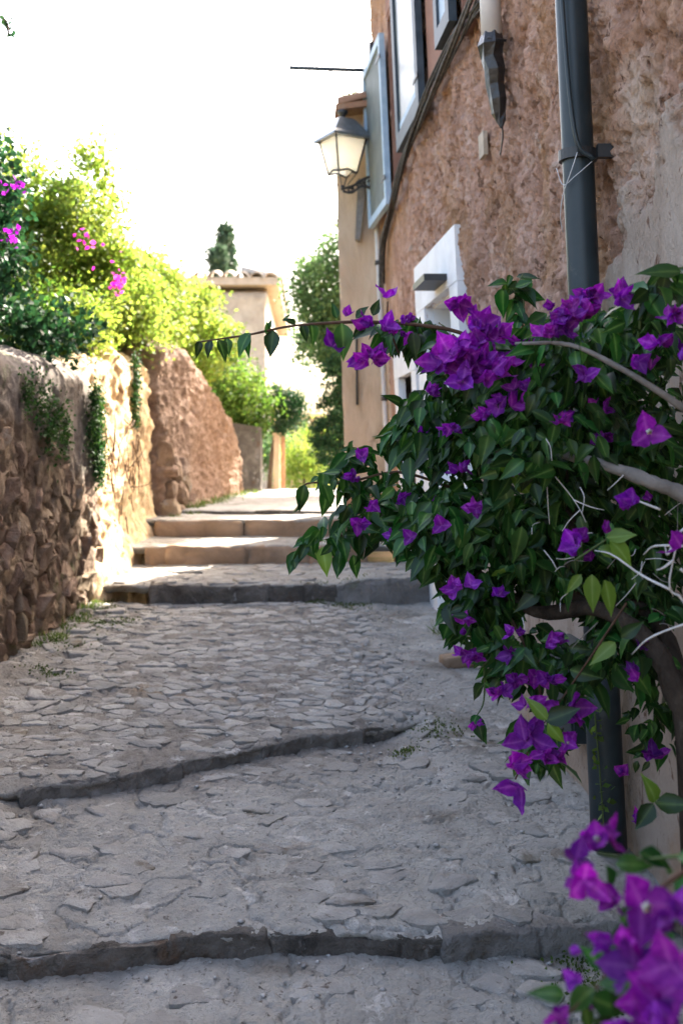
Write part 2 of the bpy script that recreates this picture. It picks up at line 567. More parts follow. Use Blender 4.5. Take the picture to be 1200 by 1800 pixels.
# ------------------------------------------------------------------ the ground and the stepped path
FX = np.array([-1.9, -1.2, -.88, -.5, 0, .5, .8, 1.25])
FR = [  # front edge of each tread (Y at the X values above), heights at its front and back
    None,
    np.array([3.02, 3.03, 3.06, 3.16, 3.19, 3.19, 3.27, 3.36]),
    np.array([3.95, 4.03, 4.15, 4.42, 4.83, 5.08, 5.2, 5.3]),
    np.array([7.62, 7.60, 7.60, 7.58, 7.58, 7.60, 7.66, 7.7]),
    np.array([8.36, 8.46, 8.50, 8.55, 8.62, 8.66, 8.7, 8.7]),
    np.array([9.16, 9.18, 9.20, 9.20, 9.22, 9.24, 9.25, 9.25]),
    np.array([9.9, 9.9, 9.88, 9.86, 9.9, 9.93, 9.95, 9.95]),
    np.array([14.2] * 8),
]
ZF = [-.035, .10, .255, .60, .79, .955, 1.0]
ZB = [.028, .19, .47, .65, .81, .965, 1.06]


XT = np.linspace(-2.2, 1.5, 1200)
FT = [np.full(1200, 2.2)] + [np.interp(XT, FX, FR[i]) + .030 * fbm(XT, XT * 0 + i * 3.1, XT * 0, 3.5, 4, 5 + i) * (1 if i < 4 else .4) for i in range(1, 8)]


def front(i, x):
    return np.interp(np.asarray(x, float), XT, FT[i])


def path_base(i, x, y):
    f, b = front(i, x), front(i + 1, x)
    v = np.clip((y - f) / (b - f), 0, 1)
    zf, zb = ZF[i] + 0 * x, ZB[i] + 0 * x
    fade = np.maximum(sstep(.30, .62, x), sstep(-1.02, -1.3, x))
    if i == 1: zb = zb + fade * .062
    if i == 3: zf = zf + .05 * sstep(.15, .35, x)
    return zf + (zb - zf) * v


def path_z(i, x, y):
    x, y = np.asarray(x, float), np.asarray(y, float)
    z = path_base(i, x, y)
    near = 1 if i < 3 else .5
    z = z + near * (.018 * fbm(x, y, 0 * x, 1.6, 3, 21) + .015 * fbm(x, y, 0 * x, 7, 4, 22))
    lump = np.maximum(fbm(x, y, 0 * x, 9, 4, 23, ridged=True), 0)
    z = z - near * .012 * lump ** 3
    z = z + near * .004 * fbm(x, y, 0 * x, 26, 3, 24)
    if i < 4:
        ws = fbm(x, y, 0 * x, 4.2, 5, 27, .55)
        z = z + .030 * (terrace(ws, 5) - ws) + .016 * (terrace(fbm(x, y, 0 * x + 3, 9, 4, 28, .6), 4) - fbm(x, y, 0 * x + 3, 9, 4, 28, .6))
        cr = np.abs(fbm(x, y, 0 * x + 7, 3.3, 4, 29))
        z = z - .016 * np.exp(-(cr / .018) ** 2)
    f = front(i, x)
    z = z - .016 * np.exp(-np.clip(y - f, 0, 9) / .022)           # the worn lip of the tread
    # rubble gutter at the foot of the wall, raised soil against it
    z = z + .04 * sstep(-1.25, -1.6, x) * (1 if i < 3 else .3) * (1 + .8 * fbm(x, y, 0 * x, 5, 3, 31))
    return z


def tread_at(x, y):
    for i in range(6, 0, -1):
        if y >= float(front(i, np.array([x]))[0]): return i
    return 0


def ground_z(x, y):
    i = tread_at(x, y)
    return float(path_z(i, np.array([x]), np.array([y]))[0])


def ground_many(x, y):
    x, y = np.asarray(x, float), np.asarray(y, float)
    idx = sum((y >= front(i, x)).astype(int) for i in range(1, 7))
    z = np.zeros(x.shape)
    for i in range(7):
        m_ = idx == i
        if m_.any(): z[m_] = path_z(i, x[m_], y[m_])
    return z


def terrace(n, k, soft=.12):
    """chipped ledges: steps with short steep edges"""
    q = n * k
    b = np.floor(q)
    return (b + sstep(1 - soft, 1, q - b)) / k


def ground_sheet():
    xs = np.concatenate([np.linspace(-400, -8, 12), np.linspace(-7, 7, 29), np.linspace(8, 400, 12)])
    ys = np.concatenate([np.linspace(-60, 1, 8), np.linspace(1.5, 16, 30), np.linspace(18, 900, 40)])
    X, Y = np.meshgrid(xs, ys, indexing='ij')
    Z = np.interp(Y, [-60, 2, 3, 7.5, 10, 14, 24, 60, 900], [-2.5, -.45, -.4, -.02, .55, .66, .75, .3, -4])
    o = mobj('ground', np.stack([X, Y, Z], -1).reshape(-1, 3), grid_faces(len(xs), len(ys)), M['soil'])
    tag(o, 'dry soil and low growth around the stepped lane', kind='structure')


ground_sheet()
pv, pf, off = [], [], 0
for i in range(7):
    du = .0085 if i < 2 else (.0105 if i == 2 else .022)
    xs = np.arange(-1.95, 1.26, du)
    n = int({0: 110, 1: 200, 2: 310, 3: 54, 4: 34, 5: 34, 6: 130}[i])
    X, V = np.meshgrid(xs, np.linspace(0, 1, n), indexing='ij')
    f, b = front(i, X), front(i + 1, X)
    Y = f + (b - f) * V
    Z = path_z(i, X, Y)
    # front skirt: two extra rows drop down behind the edge stones, back row tucks under the next tread
    S1 = np.stack([X[:, :1], Y[:, :1] + .004 + .012 * fbm(X[:, :1], X[:, :1] * 0, X[:, :1] * 0, 18, 3, 37), Z[:, :1] - .010 - .010 * fbm(X[:, :1], X[:, :1] * 0 + 4, X[:, :1] * 0, 9, 4, 36)], -1)
    S2 = np.stack([X[:, :1], Y[:, :1] + .07, Z[:, :1] - .05], -1)
    BK = np.stack([X[:, -1:], Y[:, -1:] + .08, Z[:, -1:] - .01], -1)
    G = np.concatenate([S2, S1, np.stack([X, Y, Z], -1), BK], 1)
    pv.append(G.reshape(-1, 3))
    pf.append(grid_faces(G.shape[0], G.shape[1]) + off)
    off += G.shape[0] * G.shape[1]
path = mobj('path', np.concatenate(pv), np.concatenate(pf), M['path'])
pvv = np.concatenate(pv)
gr_ = sstep(4.25, 4.7, pvv[:, 1] - .45 * pvv[:, 0]) * sstep(7.6, 7.4, pvv[:, 1]) * sstep(.52, .36, pvv[:, 0] + .05 * (pvv[:, 1] - 4.5)) * .85
gr_ = np.maximum(gr_, sstep(-1.05, -1.35, pvv[:, 0]) * sstep(7.7, 7.4, pvv[:, 1]) * .8)
attr(path, 'grit', np.clip(gr_ * (1 + .7 * fbm(pvv[:, 0], pvv[:, 1], 0 * pvv[:, 0], 6, 4, 39)), 0, 1))
tag(path, 'worn stepped lane of grey mortar and flat stones climbing between the walls', kind='structure')

# stones set in the treads
stones = []   # (size on the picture, verts, faces)


def lay(i, x0, x1, y0, y1, sx, sy, keep, gap, h, bulge, tilt=.0, cond=None):
    for poly, c in [(p, c) for p, c in zip(voronoi_cells(x0, x1, y0, y1, sx, sy), range(10 ** 6))]:
        if len(poly) < 4: continue
        cx, cy = np.mean(poly, 0)
        if cond and not cond(cx, cy): continue
        kp = keep(cx, cy) if callable(keep) else keep
        if random.random() > kp: continue
        if any(tread_at(px, py) != i for px, py in poly): continue
        r = stone_piece(poly, gap * random.uniform(.6, 1.6), .03, h * random.uniform(.0, 1.0), bulge * random.uniform(.5, 1.2),
                        (random.gauss(0, tilt), random.gauss(0, tilt)), .12, random.uniform(.55, .75))
        if r is None: continue
        v, f = r
        v[:, 0] += .022 * fbm(v[:, 0], v[:, 1], v[:, 0] * 0, 11, 3, 33)
        v[:, 1] += .018 * fbm(v[:, 0], v[:, 1], v[:, 0] * 0 + 4, 11, 3, 34)
        v[:, 2] += .006 * fbm(v[:, 0], v[:, 1], v[:, 0] * 0, 24, 2, 35)
        zc_ = path_z(i, np.array([cx]), np.array([cy]))[0] - path_base(i, np.array([cx]), np.array([cy]))[0]
        z = path_base(i, v[:, 0], v[:, 1]) + .7 * zc_ - .002
        v = np.stack([v[:, 0], v[:, 1], z + v[:, 2]], -1)
        w = np.ptp(v[:, 0]) * np.ptp(v[:, 1]) / cy ** 3
        vis = -.29 * cy - .05 < cx < .345 * cy
        stones.append((w if vis else 0, v, f))


def voronoi_cells(x0, x1, y0, y1, sx, sy):
    k = sy / sx
    pts = [(x * k, y) for x, y in seeds(x0, x1, y0, y1, sx, sy)]
    return [[(px / k, py) for px, py in c] for c in voronoi(pts, (x0 * k, x1 * k, y0, y1))]


in_street = lambda a, b: (lambda x, y: a < x < b)
lay(2, -1.45, .42, 4.0, 7.56, .105, .072, .72, .003, .007, .004, .03, lambda x, y: x < .34 - .05 * (y - 4.5) + .1 * math.sin(y * 3))
lay(2, .05, .55, 4.7, 7.5, .075, .07, .75, .006, .014, .007, .09, lambda x, y: x >= .30 - .05 * (y - 4.5) + .1 * math.sin(y * 3) and x < .52 - .06 * (y - 5))
lay(2, -1.72, -1.1, 4.0, 7.5, .13, .12, .42, .008, .018, .006, .12, lambda x, y: x < -1.15)
lay(1, -1.35, .95, 3.1, 5.2, .14, .10, .38, .008, .0055, .004, .018)
lay(1, -1.7, -.92, 3.1, 4.2, .15, .11, .45, .010, .018, .006, .12)
lay(0, -1.2, 1.0, 2.55, 3.3, .15, .11, .3, .010, .006, .004, .02)
lay(3, -1.4, .7, 7.62, 8.6, .2, .13, .35, .012, .008, .005, .03)
lay(2, .5, 1.0, 4.8, 7.4, .2, .15, .12, .014, .006, .004, .02)
stones.sort(key=lambda s: -s[0])
for w, v, f in stones[:290]:
    c = v.mean(0)
    o = obj('paving_stone', mesh_data('paving_stone', v - c, f, M['paving'], True, None, (len(v) - 1) // 4 * 2), path, c)
if len(stones) > 290:
    mb = MB()
    for w, v, f in stones[290:]: mb.add(v, f)
    tag(mb.build('small_paving', M['paving_stuff'], path, True), kind='stuff')


# edge stones of the steps
def rough_block(p0, p1, z0, z1, depth, seed, amp=.02, nx=7, ny=3, nz=4, lean=.0):
    p0, p1 = np.array(p0), np.array(p1)
    d = p1 - p0
    L = np.linalg.norm(d)
    t = d / L
    nrm = np.array([-t[1], t[0]])          # towards the back
    pts, idx, faces = [], {}, []
    def vid(i, j, k):
        if (i, j, k) not in idx:
            idx[(i, j, k)] = len(pts)
            u, v, w = i / nx, j / ny, k / nz
            ru = .5 + (u - .5) * (1 - .05 * abs(2 * w - 1) ** 3)
            xy = p0 + t * L * ru + nrm * depth * (v + lean * w)
            pts.append((xy[0], xy[1], lerp(z0[0], z0[1], u) * (1 - w) + lerp(z1[0], z1[1], u) * w))
        return idx[(i, j, k)]
    for i in range(nx):
        for j in range(ny):
            faces.append((vid(i, j, 0), vid(i, j + 1, 0), vid(i + 1, j + 1, 0), vid(i + 1, j, 0)))
            faces.append((vid(i, j, nz), vid(i + 1, j, nz), vid(i + 1, j + 1, nz), vid(i, j + 1, nz)))
        for k in range(nz):
            faces.append((vid(i, 0, k), vid(i + 1, 0, k), vid(i + 1, 0, k + 1), vid(i, 0, k + 1)))
            faces.append((vid(i, ny, k), vid(i, ny, k + 1), vid(i + 1, ny, k + 1), vid(i + 1, ny, k)))
    for j in range(ny):
        for k in range(nz):
            faces.append((vid(0, j, k), vid(0, j, k + 1), vid(0, j + 1, k + 1), vid(0, j + 1, k)))
            faces.append((vid(nx, j, k), vid(nx, j + 1, k), vid(nx, j + 1, k + 1), vid(nx, j, k + 1)))
    P = np.array(pts)
    cc = P.mean(0)
    Q = P - cc
    # soften the corners, then roughen
    e = np.abs((P - P.min(0)) / np.maximum(np.ptp(P, 0), 1e-5) * 2 - 1)
    Q = Q * (1 - .05 * (np.sort(e, 1)[:, 1:2] > .97) * (e > .97))
    for a in range(3):
        Q[:, a] += amp * (fbm(P[:, 0] + seed * .1, P[:, 1] + a * 9, P[:, 2], 7, 5, 40 + a, .62) + .5 * terrace(fbm(P[:, 0], P[:, 1] + a * 5, P[:, 2], 10, 3, 44 + a), 3)) * (1 if a else .6)
    return cc, Q, faces


def step_row(i, x0, x1, lens, m, depth, zoff=-.006, amp=.02, under=.04, nose=.02, dense=False, skip=()):
    x, k = x0, 0
    while x < x1 - .03:
        L = lens[k % len(lens)]
        xe = min(x + L, x1)
        if k not in skip:
            a, b = x - .006, xe + .006
            ya, yb = float(front(i, np.array([a]))[0]), float(front(i, np.array([b]))[0])
            dz = random.uniform(-.012, .003)
            nn = nose + random.uniform(-.012, .012)
            pb = [float(path_base(i - 1, np.array([q]), np.array([yy - .05]))[0]) - under for q, yy in ((a, ya), (b, yb))]
            pt = [float(path_base(i, np.array([q]), np.array([yy + .01]))[0]) + zoff + dz for q, yy in ((a, ya), (b, yb))]
            c, Q, f = rough_block((a, ya - nn), (b, yb - nn), pb, pt, depth, i * 13 + k * 3.7, amp, *((26, 5, 10) if dense else (12, 3, 6)))
            mm = m[k % len(m)] if isinstance(m, list) else m
            obj('step_stone', mesh_data('step_stone', Q, f, mm), path, c)
        x = xe
        k += 1


step_row(1, -1.2, .40, [.36, .42, .30, .38, .25, .3, .19], [M['step_dark'], M['step_dark'], M['step_dark'], M['step_dark'], M['step_dark'], M['step_dark'], M['step_dark']], .10, -.014, .030, nose=.004, dense=True)
step_row(1, .40, 1.0, [.27, .07, .2], M['step_grey'], .16, -.004, .03, nose=.03, dense=True)
step_row(2, -1.08, .40, [.34, .22, .32, .20, .24, .18], M['step_grey2'], .12, -.010, .028, nose=.004, dense=True)
step_row(3, -1.12, .18, [.36, .48, .24, .34], M['step_dark'], .12, -.008, .03)
step_row(3, .18, .84, [.24, .14, .30], M['step_grey'], .16, -.01, .03, nose=.04)
step_row(4, -1.28, .45, [.16, .62, .5, .48], M['step_slab'], .14, -.006, .035)
step_row(5, -1.32, .5, [.75, .82, .5], M['step_slab'], .14, -.006, .028)
step_row(6, -1.0, .3, [.5, .42, .5], M['step_dark'], .1, -.004, .008)

# loose pebbles and moss on the path: nobody could count them
mb = MB()
ico_v = np.array([(0, 0, 1), (.9, 0, .25), (.28, .85, .3), (-.72, .53, .2), (-.72, -.53, .25), (.28, -.85, .2), (0, 0, -.6)])
ico_f = [(0, 1, 2), (0, 2, 3), (0, 3, 4), (0, 4, 5), (0, 5, 1), (6, 2, 1), (6, 3, 2), (6, 4, 3), (6, 5, 4), (6, 1, 5)]
peb = []
for k in range(1500):
    zone = random.random()
    if zone < .35: x, y = random.uniform(-1.6, -1.0), random.uniform(3.3, 7.5)
    elif zone < .7: x, y = random.gauss(.38, .14), random.uniform(4.2, 7.4)
    elif zone < .85: x, y = random.uniform(-1, .9), float(front(random.choice([1, 2, 3]), np.array([.1]))[0]) + random.uniform(-.25, -.04)
    else: x, y = random.uniform(-1.2, .95), random.uniform(2.6, 7.4)
    if x < 1.2 - .06 * y: peb.append((x, y))
peb = np.array(peb)
for (x, y), z in zip(peb, ground_many(peb[:, 0], peb[:, 1])):
    r = random.choice([.003, .004, .006, .008, .010, .014]) * random.uniform(.7, 1.2)
    a = random.uniform(0, 6.3)
    rot = np.array([[math.cos(a), -math.sin(a), 0], [math.sin(a), math.cos(a), 0], [0, 0, 1]])
    v = (ico_v * np.array([random.uniform(.8, 1.4), random.uniform(.7, 1), random.uniform(.4, .8)]) * (1 + rng.uniform(-.15, .15, (7, 1)))) @ rot.T * r + np.array([x, y, z + r * .15])
    mb.add(v, ico_f)
tag(mb.build('gravel', M['gravel'], None, True), 'loose grey pebbles scattered along the edges of the stepped lane', 'gravel', kind='stuff')


def leaf_batch(P, T, Nn, L, W, fold=.25):
    """diamond leaves: base point P, tip direction T, face normal Nn, lengths L, widths W"""
    T = T / np.linalg.norm(T, axis=1, keepdims=True)
    B = np.cross(T, Nn)
    B /= np.maximum(np.linalg.norm(B, axis=1, keepdims=True), 1e-6)
    Nn = np.cross(B, T)
    L, W = L[:, None], W[:, None]
    m = P + T * L * .45
    v = np.stack([P, m + B * W + Nn * W * fold, P + T * L, m - B * W + Nn * W * fold], 1).reshape(-1, 3)
    n = len(P)
    b = np.arange(n)[:, None] * 4
    f = np.concatenate([b + np.array([[0, 1, 2]]), b + np.array([[0, 2, 3]])], 0)
    return v, f


def rand_dirs(n, up=0.0):
    d = rng.normal(size=(n, 3))
    d[:, 2] += up
    return d / np.linalg.norm(d, axis=1, keepdims=True)


def tuft(points, n, h, spread, m, name, label, cat, kind=None, parent=None, w=.0035):
    P, T, NN, L, W = [], [], [], [], []
    for (x, y, z, s) in points:
        k = int(n * s)
        p = np.stack([x + rng.normal(0, spread * s, k), y + rng.normal(0, spread * s, k), np.full(k, z - .005)], -1)
        d = rand_dirs(k, 2.2)
        P.append(p); T.append(d); NN.append(rand_dirs(k)); L.append(rng.uniform(.4, 1, k) * h * s); W.append(np.full(k, w) * rng.uniform(.7, 1.3, k))
    v, f = leaf_batch(np.concatenate(P), np.concatenate(T), np.concatenate(NN), np.concatenate(L), np.concatenate(W))
    o = mobj(name, v, f, m, parent)
    return tag(o, label, cat, kind=kind)


def mossy(points, n, m, name, label, cat):
    """low cushions of tiny leaves lying on the ground"""
    P = []
    for (x, y, s) in points:
        k = int(n * s)
        qx, qy = x + rng.normal(0, .07 * s, k), y + rng.normal(0, .07 * s, k)
        P += list(np.stack([qx, qy, ground_many(qx, qy) + rng.uniform(0, .012, k)], -1))
    P = np.array(P)
    k = len(P)
    v, f = leaf_batch(P, rand_dirs(k, 1.0), rand_dirs(k), rng.uniform(.008, .018, k), rng.uniform(.003, .006, k))
    return tag(mobj(name, v, f, m), label, cat, kind='stuff')


mossy([(.58, 5.0, .9), (.42, 4.75, .5), (-1.35, 6.9, 1.2), (-1.4, 6.3, 1.3), (-1.35, 5.6, .8), (-1.45, 7.3, 1.6), (.28, 7.5, 1.3), (.05, 7.52, .7), (.78, 3.1, 1), (.86, 2.95, 1), (-1.2, 7.0, .8)],
      260, M['moss'], 'moss', 'low green moss and tiny weeds at the edges of the lane', 'moss')

# ------------------------------------------------------------------ the walls on the left
def gz(y):
    return np.interp(y, [2, 3.1, 3.2, 4.4, 4.6, 7.6, 7.65, 8.5, 8.55, 9.2, 9.25, 13.5, 16], [-.06, 0, .1, .2, .25, .47, .6, .65, .79, .81, .96, 1.06, 1.05])


def wall_surface(y0, y1, xf, ztop, thick, dy, nf, na, disp, e0=.12, e1=.12, batter=0.0, bottom=.35):
    ys = np.concatenate([y0 + np.linspace(0, 1, 9)[:-1] ** 2 * e0, np.arange(y0 + e0, y1 - e1, dy), y1 - np.linspace(1, 0, 9) ** 2 * e1])
    t = np.concatenate([np.linspace(0, 1, nf), 1 + np.linspace(0, 1, na)[1:], [2.5]])
    Y, T = np.meshgrid(ys, t, indexing='ij')
    s0 = np.sqrt(np.clip(1 - ((e0 - np.clip(Y - y0, 0, e0)) / e0) ** 2, 0, 1))
    s1 = np.sqrt(np.clip(1 - ((e1 - np.clip(y1 - Y, 0, e1)) / e1) ** 2, 0, 1))
    s = s0 * s1
    zb, zt = gz(Y) - bottom, ztop(Y)
    r = .16
    zt = zt - .12 * (1 - s)
    hw = thick / 2 * (.02 + .98 * s)
    phi = np.clip(T - 1, 0, 1) * np.pi
    xc = xf(Y) - thick / 2
    Zs = zb + (zt - r - zb) * np.clip(T, 0, 1)
    X = xc + hw * np.cos(phi)
    Z = np.where(T <= 1, Zs, zt - r + r * np.sin(phi))
    last = T > 2.2
    Z = np.where(last, zb, Z)
    X = X + np.where(last, 0, batter * np.clip((zt - Z), 0, 3) * np.cos(phi))
    nx = np.where(T <= 1, 1, np.cos(phi))
    nz = np.where(T <= 1, 0, np.sin(phi))
    ny = -np.clip((e0 - (Y - y0)) / e0, 0, 1) + np.clip((e1 - (y1 - Y)) / e1, 0, 1)
    L = np.sqrt(nx ** 2 + ny ** 2 + nz ** 2)
    d = np.where(last, 0, disp(X, Y, Z))
    P = np.stack([X + nx / L * d, Y + ny / L * d, Z + nz / L * d], -1)
    return P, grid_faces(P.shape[0], P.shape[1]), Y, Z


def xa(y): return -1.665 + (y - 5.8) * .075
def ztop_a(y): return np.interp(y, [3.4, 5.0, 5.8, 6.6, 7.2, 7.5, 7.8], [2.0, 2.05, 2.08, 2.10, 2.11, 2.05, 1.92]) + .02 * np.sin(y * 7)


def render_line(y):  # where the smooth top coat begins
    return 1.55 + .10 * np.sin(y * 2.3 + .4) - .10 * (np.asarray(y) - 6.5)


def disp_a(x, y, z):
    k = sstep(-.08, .08, z - render_line(y) - .12 * fbm(y, z, 0 * y, 4, 3, 60))
    low = .050 * fbm(x, y, z, 10, 4, 61, .6) + .014
    top = .05 * fbm(x, y, z, 2.2, 3, 62) + .016 * fbm(x, y, z, 12, 4, 63) + .035
    return low * (1 - k) + top * k + .012 * fbm(x, y, z, 30, 2, 64)


stone_wall = empty('stone_wall', (-1.8, 6.6, .3), 'near shaded rubble stone wall with smooth mossy capping, beside the lane', 'wall')
P, f, Y, Z = wall_surface(.4, 7.78, xa, ztop_a, .55, .018, 95, 30, disp_a, .15, .16)
o = mobj('wall_body', P.reshape(-1, 3), f, M['wall_mortar'], stone_wall)
attr(o, 'render', sstep(-.06, .08, Z - render_line(Y) - .14 * fbm(Y, Z, 0 * Y, 4, 3, 60)))
pts = []
for (y, z) in seeds(4.9, 7.74, .05, 1.8, .165, .135, .62): pts.append((y, z))
cells = voronoi(pts, (4.9, 7.72, .0, 1.75))
for poly in cells:
    if len(poly) < 4: continue
    cy, cz = np.mean(poly, 0)
    if cz > render_line(cy) - .05 + random.uniform(-.12, .06) or cz < float(gz(cy)) - .03: continue
    if random.random() < .06: continue
    r = stone_piece(poly, random.uniform(.003, .012), .05, random.uniform(.0, .045), random.uniform(.002, .012), (random.gauss(0, .2), random.gauss(0, .2)), .3, random.uniform(.6, .85))
    if r is None: continue
    v, f = r
    v = np.stack([xa(v[:, 0]) + v[:, 2] - .004, v[:, 0], v[:, 1]], -1)
    for a in range(3): v[:, a] += .028 * fbm(v[:, 0], v[:, 1] + a * 5, v[:, 2], 11, 3, 66)
    c = v.mean(0)
    obj('stone', mesh_data('stone', v - c, f, M['wall_stone'], False), stone_wall, c - np.array(stone_wall.location))
# one squared pale block in the rubble
c, Q, f = rough_block((xa(6.42) - .02, 6.42), (xa(6.62) - .02, 6.62), (1.27, 1.27), (1.47, 1.46), .06, 3.3, .008)
Q[:, 0] += .035
obj('stone', mesh_data('stone', Q, f, M['wall_stone']), stone_wall, c - np.array(stone_wall.location))


def xb(y): return -1.565 + (y - 7.8) * .115
def ztop_b(y): return np.interp(y, [7.6, 8.0, 8.5, 9.2], [2.1, 2.28, 2.38, 2.36]) + .03 * np.sin(y * 9)


def disp_b(x, y, z):
    groove = np.exp(-((y - 8.97 - .05 * np.sin(z * 4)) / .07) ** 2) * sstep(1.2, 1.7, z)
    foot = .16 * sstep(1.1, .55, z)
    q = fbm(x, y, z, 5, 5, 75, .6)
    return .06 * fbm(x, y, z, 3.2, 4, 71) + .06 * terrace(q, 4, .25) + .022 * fbm(x, y, z, 14, 4, 72) - .10 * groove + foot - .03


bank = empty('earth_bank', (-1.75, 8.4, .6), 'sunlit sandy earth bank between the two shaded walls', 'bank')
P, f, Y, Z = wall_surface(7.55, 9.6, xb, ztop_b, .7, .016, 90, 24, disp_b, .1, .1, .02)
mobj('bank_body', P.reshape(-1, 3), f, M['bank'], bank)


def xc_(y): return -1.37 + .135 * (y - 9.2)
def ztop_c(y): return np.interp(y, [8.9, 9.3, 10, 10.5, 11, 11.5, 12, 12.5, 13.2], [2.40, 2.52, 2.56, 2.55, 2.46, 2.33, 2.18, 2.0, 1.72]) + .03 * np.sin(y * 8) + .025 * np.sin(y * 23) + .05 * fbm(y, 0 * y, 0 * y, 5, 4, 88)


def disp_c(x, y, z):
    q = fbm(x, y, z, 4.5, 5, 85, .6)
    return .06 * fbm(x, y, z, 2.0, 4, 81) + .07 * terrace(q, 4, .25) + .03 * fbm(x, y, z, 14, 4, 82, .6) + .012 * fbm(x, y, z, 30, 2, 83) - .02 * np.maximum(fbm(x, y, z, 16, 2, 84), 0)


earth_wall = empty('earth_wall', (-1.3, 11, .9), 'tall rough reddish earth wall sloping down towards the far gate post', 'wall')
P, f, Y, Z = wall_surface(9.42, 13.2, xc_, ztop_c, .6, .015, 140, 30, disp_c, .10, .2, .04)
mobj('wall_body', P.reshape(-1, 3), f, M['earth_wall'], earth_wall)
cells = voronoi(seeds(9.48, 11.0, .85, 1.6, .22, .17), (9.48, 11.0, .8, 1.65))
for poly in cells:
    if len(poly) < 4: continue
    cy, cz = np.mean(poly, 0)
    if cz > 1.62 - .4 * (cy - 9.4) or random.random() < .15: continue
    r = stone_piece(poly, .02, .08, random.uniform(.03, .07), random.uniform(.02, .04), (random.gauss(0, .1), random.gauss(0, .1)), .2, .6)
    if r is None: continue
    v, f = r
    v = np.stack([xc_(v[:, 0]) + .06 + v[:, 2], v[:, 0], v[:, 1]], -1)
    for a in range(3): v[:, a] += .018 * fbm(v[:, 0], v[:, 1] + a * 5, v[:, 2], 9, 2, 86)
    c = v.mean(0)
    obj('stone', mesh_data('stone', v - c, f, M['wall_stone'], False), earth_wall, c - np.array(earth_wall.location))


def creeper(points, n, spread, m, name, label, xfun, size=(.015, .035), out=.05, kind=None, droop=.6):
    """leafy patch growing on a wall face: points (y, z, scale)"""
    P = []
    for (y, z, s) in points:
        k = int(n * s)
        yy, zz = y + rng.normal(0, spread * s, k), z + rng.normal(0, spread * 1.3 * s, k)
        P.append(np.stack([xfun(yy) + rng.uniform(-.01, out, k), yy, zz], -1))
    P = np.concatenate(P)
    k = len(P)
    T = rand_dirs(k)
    T[:, 2] -= droop
    T[:, 0] += .5
    v, f = leaf_batch(P, T, rand_dirs(k) + np.array([.8, -.4, .5]), rng.uniform(*size, k), rng.uniform(size[0] * .35, size[1] * .35, k))
    return tag(mobj(name, v, f, m), label, 'creeper', kind=kind)


creeper([(7.42, 1.70, 1.1), (7.5, 1.82, .9), (7.5, 1.56, 1.0), (7.4, 1.92, .6), (7.52, 1.40, .7)], 520, .06, M['ivy'], 'creeper',
        'dark green creeper clinging to the end of the near stone wall', lambda y: xa(y) + .05)
creeper([(6.35, 1.80, 1.0), (6.6, 1.72, 1.0), (6.8, 1.66, 1.0), (6.1, 1.86, .7), (6.5, 1.6, .7)], 300, .07, M['ivy'], 'creeper',
        'thin green growth across the face of the near stone wall', lambda y: xa(y) + .04, out=.03)
creeper([(8.98, 2.25, .8), (9.0, 2.1, .8), (8.98, 1.95, .7), (8.96, 1.8, .6)], 420, .05, M['ivy'], 'creeper',
        'dark creeper filling the groove of the sunlit bank', lambda y: xb(y) - .04)
tw = MB()
for k in range(46):
    y0 = random.uniform(8.0, 8.95)
    z0 = random.uniform(1.0, 1.8)
    x0 = float(xb(y0)) + .02
    p = [(x0, y0, z0)]
    d = Vector((random.uniform(-.05, .12), random.uniform(-.3, .3), random.uniform(-.9, .9))).normalized()
    for s in range(4):
        q = Vector(p[-1]) + d * random.uniform(.04, .08)
        d = (d + Vector((random.gauss(0, .1), random.gauss(0, .3), random.gauss(0, .3)))).normalized()
        p.append((max(q.x, float(xb(q.y)) - .01), q.y, q.z))
    tw.tube(p, [.005, .004, .0035, .003, .002], 5)
tag(tw.build('dry_twigs', M['stem_brown'], None, True), 'tangle of dry brown creeper twigs on the sunlit bank', 'twigs', kind='stuff')

tuft([(float(xa(y)) + random.uniform(.05, .14), y, ground_z(float(xa(y)) + .1, y), random.uniform(.5, 1.1)) for y in np.arange(6.2, 7.7, .14)], 46, .07, .035, M['grass'],
     'grass', 'short grass along the foot of the near stone wall', 'grass', 'stuff')
tuft([(float(xc_(y)) + random.uniform(.12, .24), y, ground_z(float(xc_(y)) + .2, y), random.uniform(.6, 1.2)) for y in np.arange(9.5, 13.2, .3)], 50, .09, .05, M['grass'],
     'grass', 'short grass along the foot of the far earth wall', 'grass', 'stuff')

# ------------------------------------------------------------------ the house on the right
def xw(y, z):  # face of the leaning facade
    return 1.284 - .06 * y - .045 * (z - 1.5)


HOUSE_END = 9.62
house = empty('house', (1.2, 6.5, .3), 'tall house with crumbling pinkish brown render and blue shutters, bougainvillea in front', 'house')
HL = np.array(house.location)
ys = [2.3]
while ys[-1] < HOUSE_END: ys.append(min(ys[-1] + .0075 * max(.9, ys[-1] / 3.6) ** 1.15, HOUSE_END))
ys = np.array(ys)
zs = np.arange(-.25, 5.62, .0115)
Y, Z = np.meshgrid(ys, zs, indexing='ij')
wob = .16 * fbm(Y, Z, 0 * Y, 1.5, 3, 101) + .10 * fbm(Y, Z, 0 * Y, 5, 4, 102) + .03 * fbm(Y, Z, 0 * Y, 22, 3, 103)
edge = np.interp(Y, [2.3, 3.0, 3.5, 3.9, 4.3, 4.8, 5.3, 6.2, 9.6], [2.9, 2.55, 2.42, 2.12, 2.02, 2.05, 1.75, 1.1, .8])
pl = sstep(-.05, .05, edge + wob * 1.6 - Z + .05 * fbm(Y, Z, 0 * Y, 40, 2, 112))
isl = sstep(.62, .66, fbm(Y, Z, 0 * Y, 2.6, 4, 104) + .25 * sstep(1.2, 0, np.abs(Z - 3.1)) * sstep(5, 3, Y)) * (Z < 4)
pl = np.maximum(pl, isl * .9)
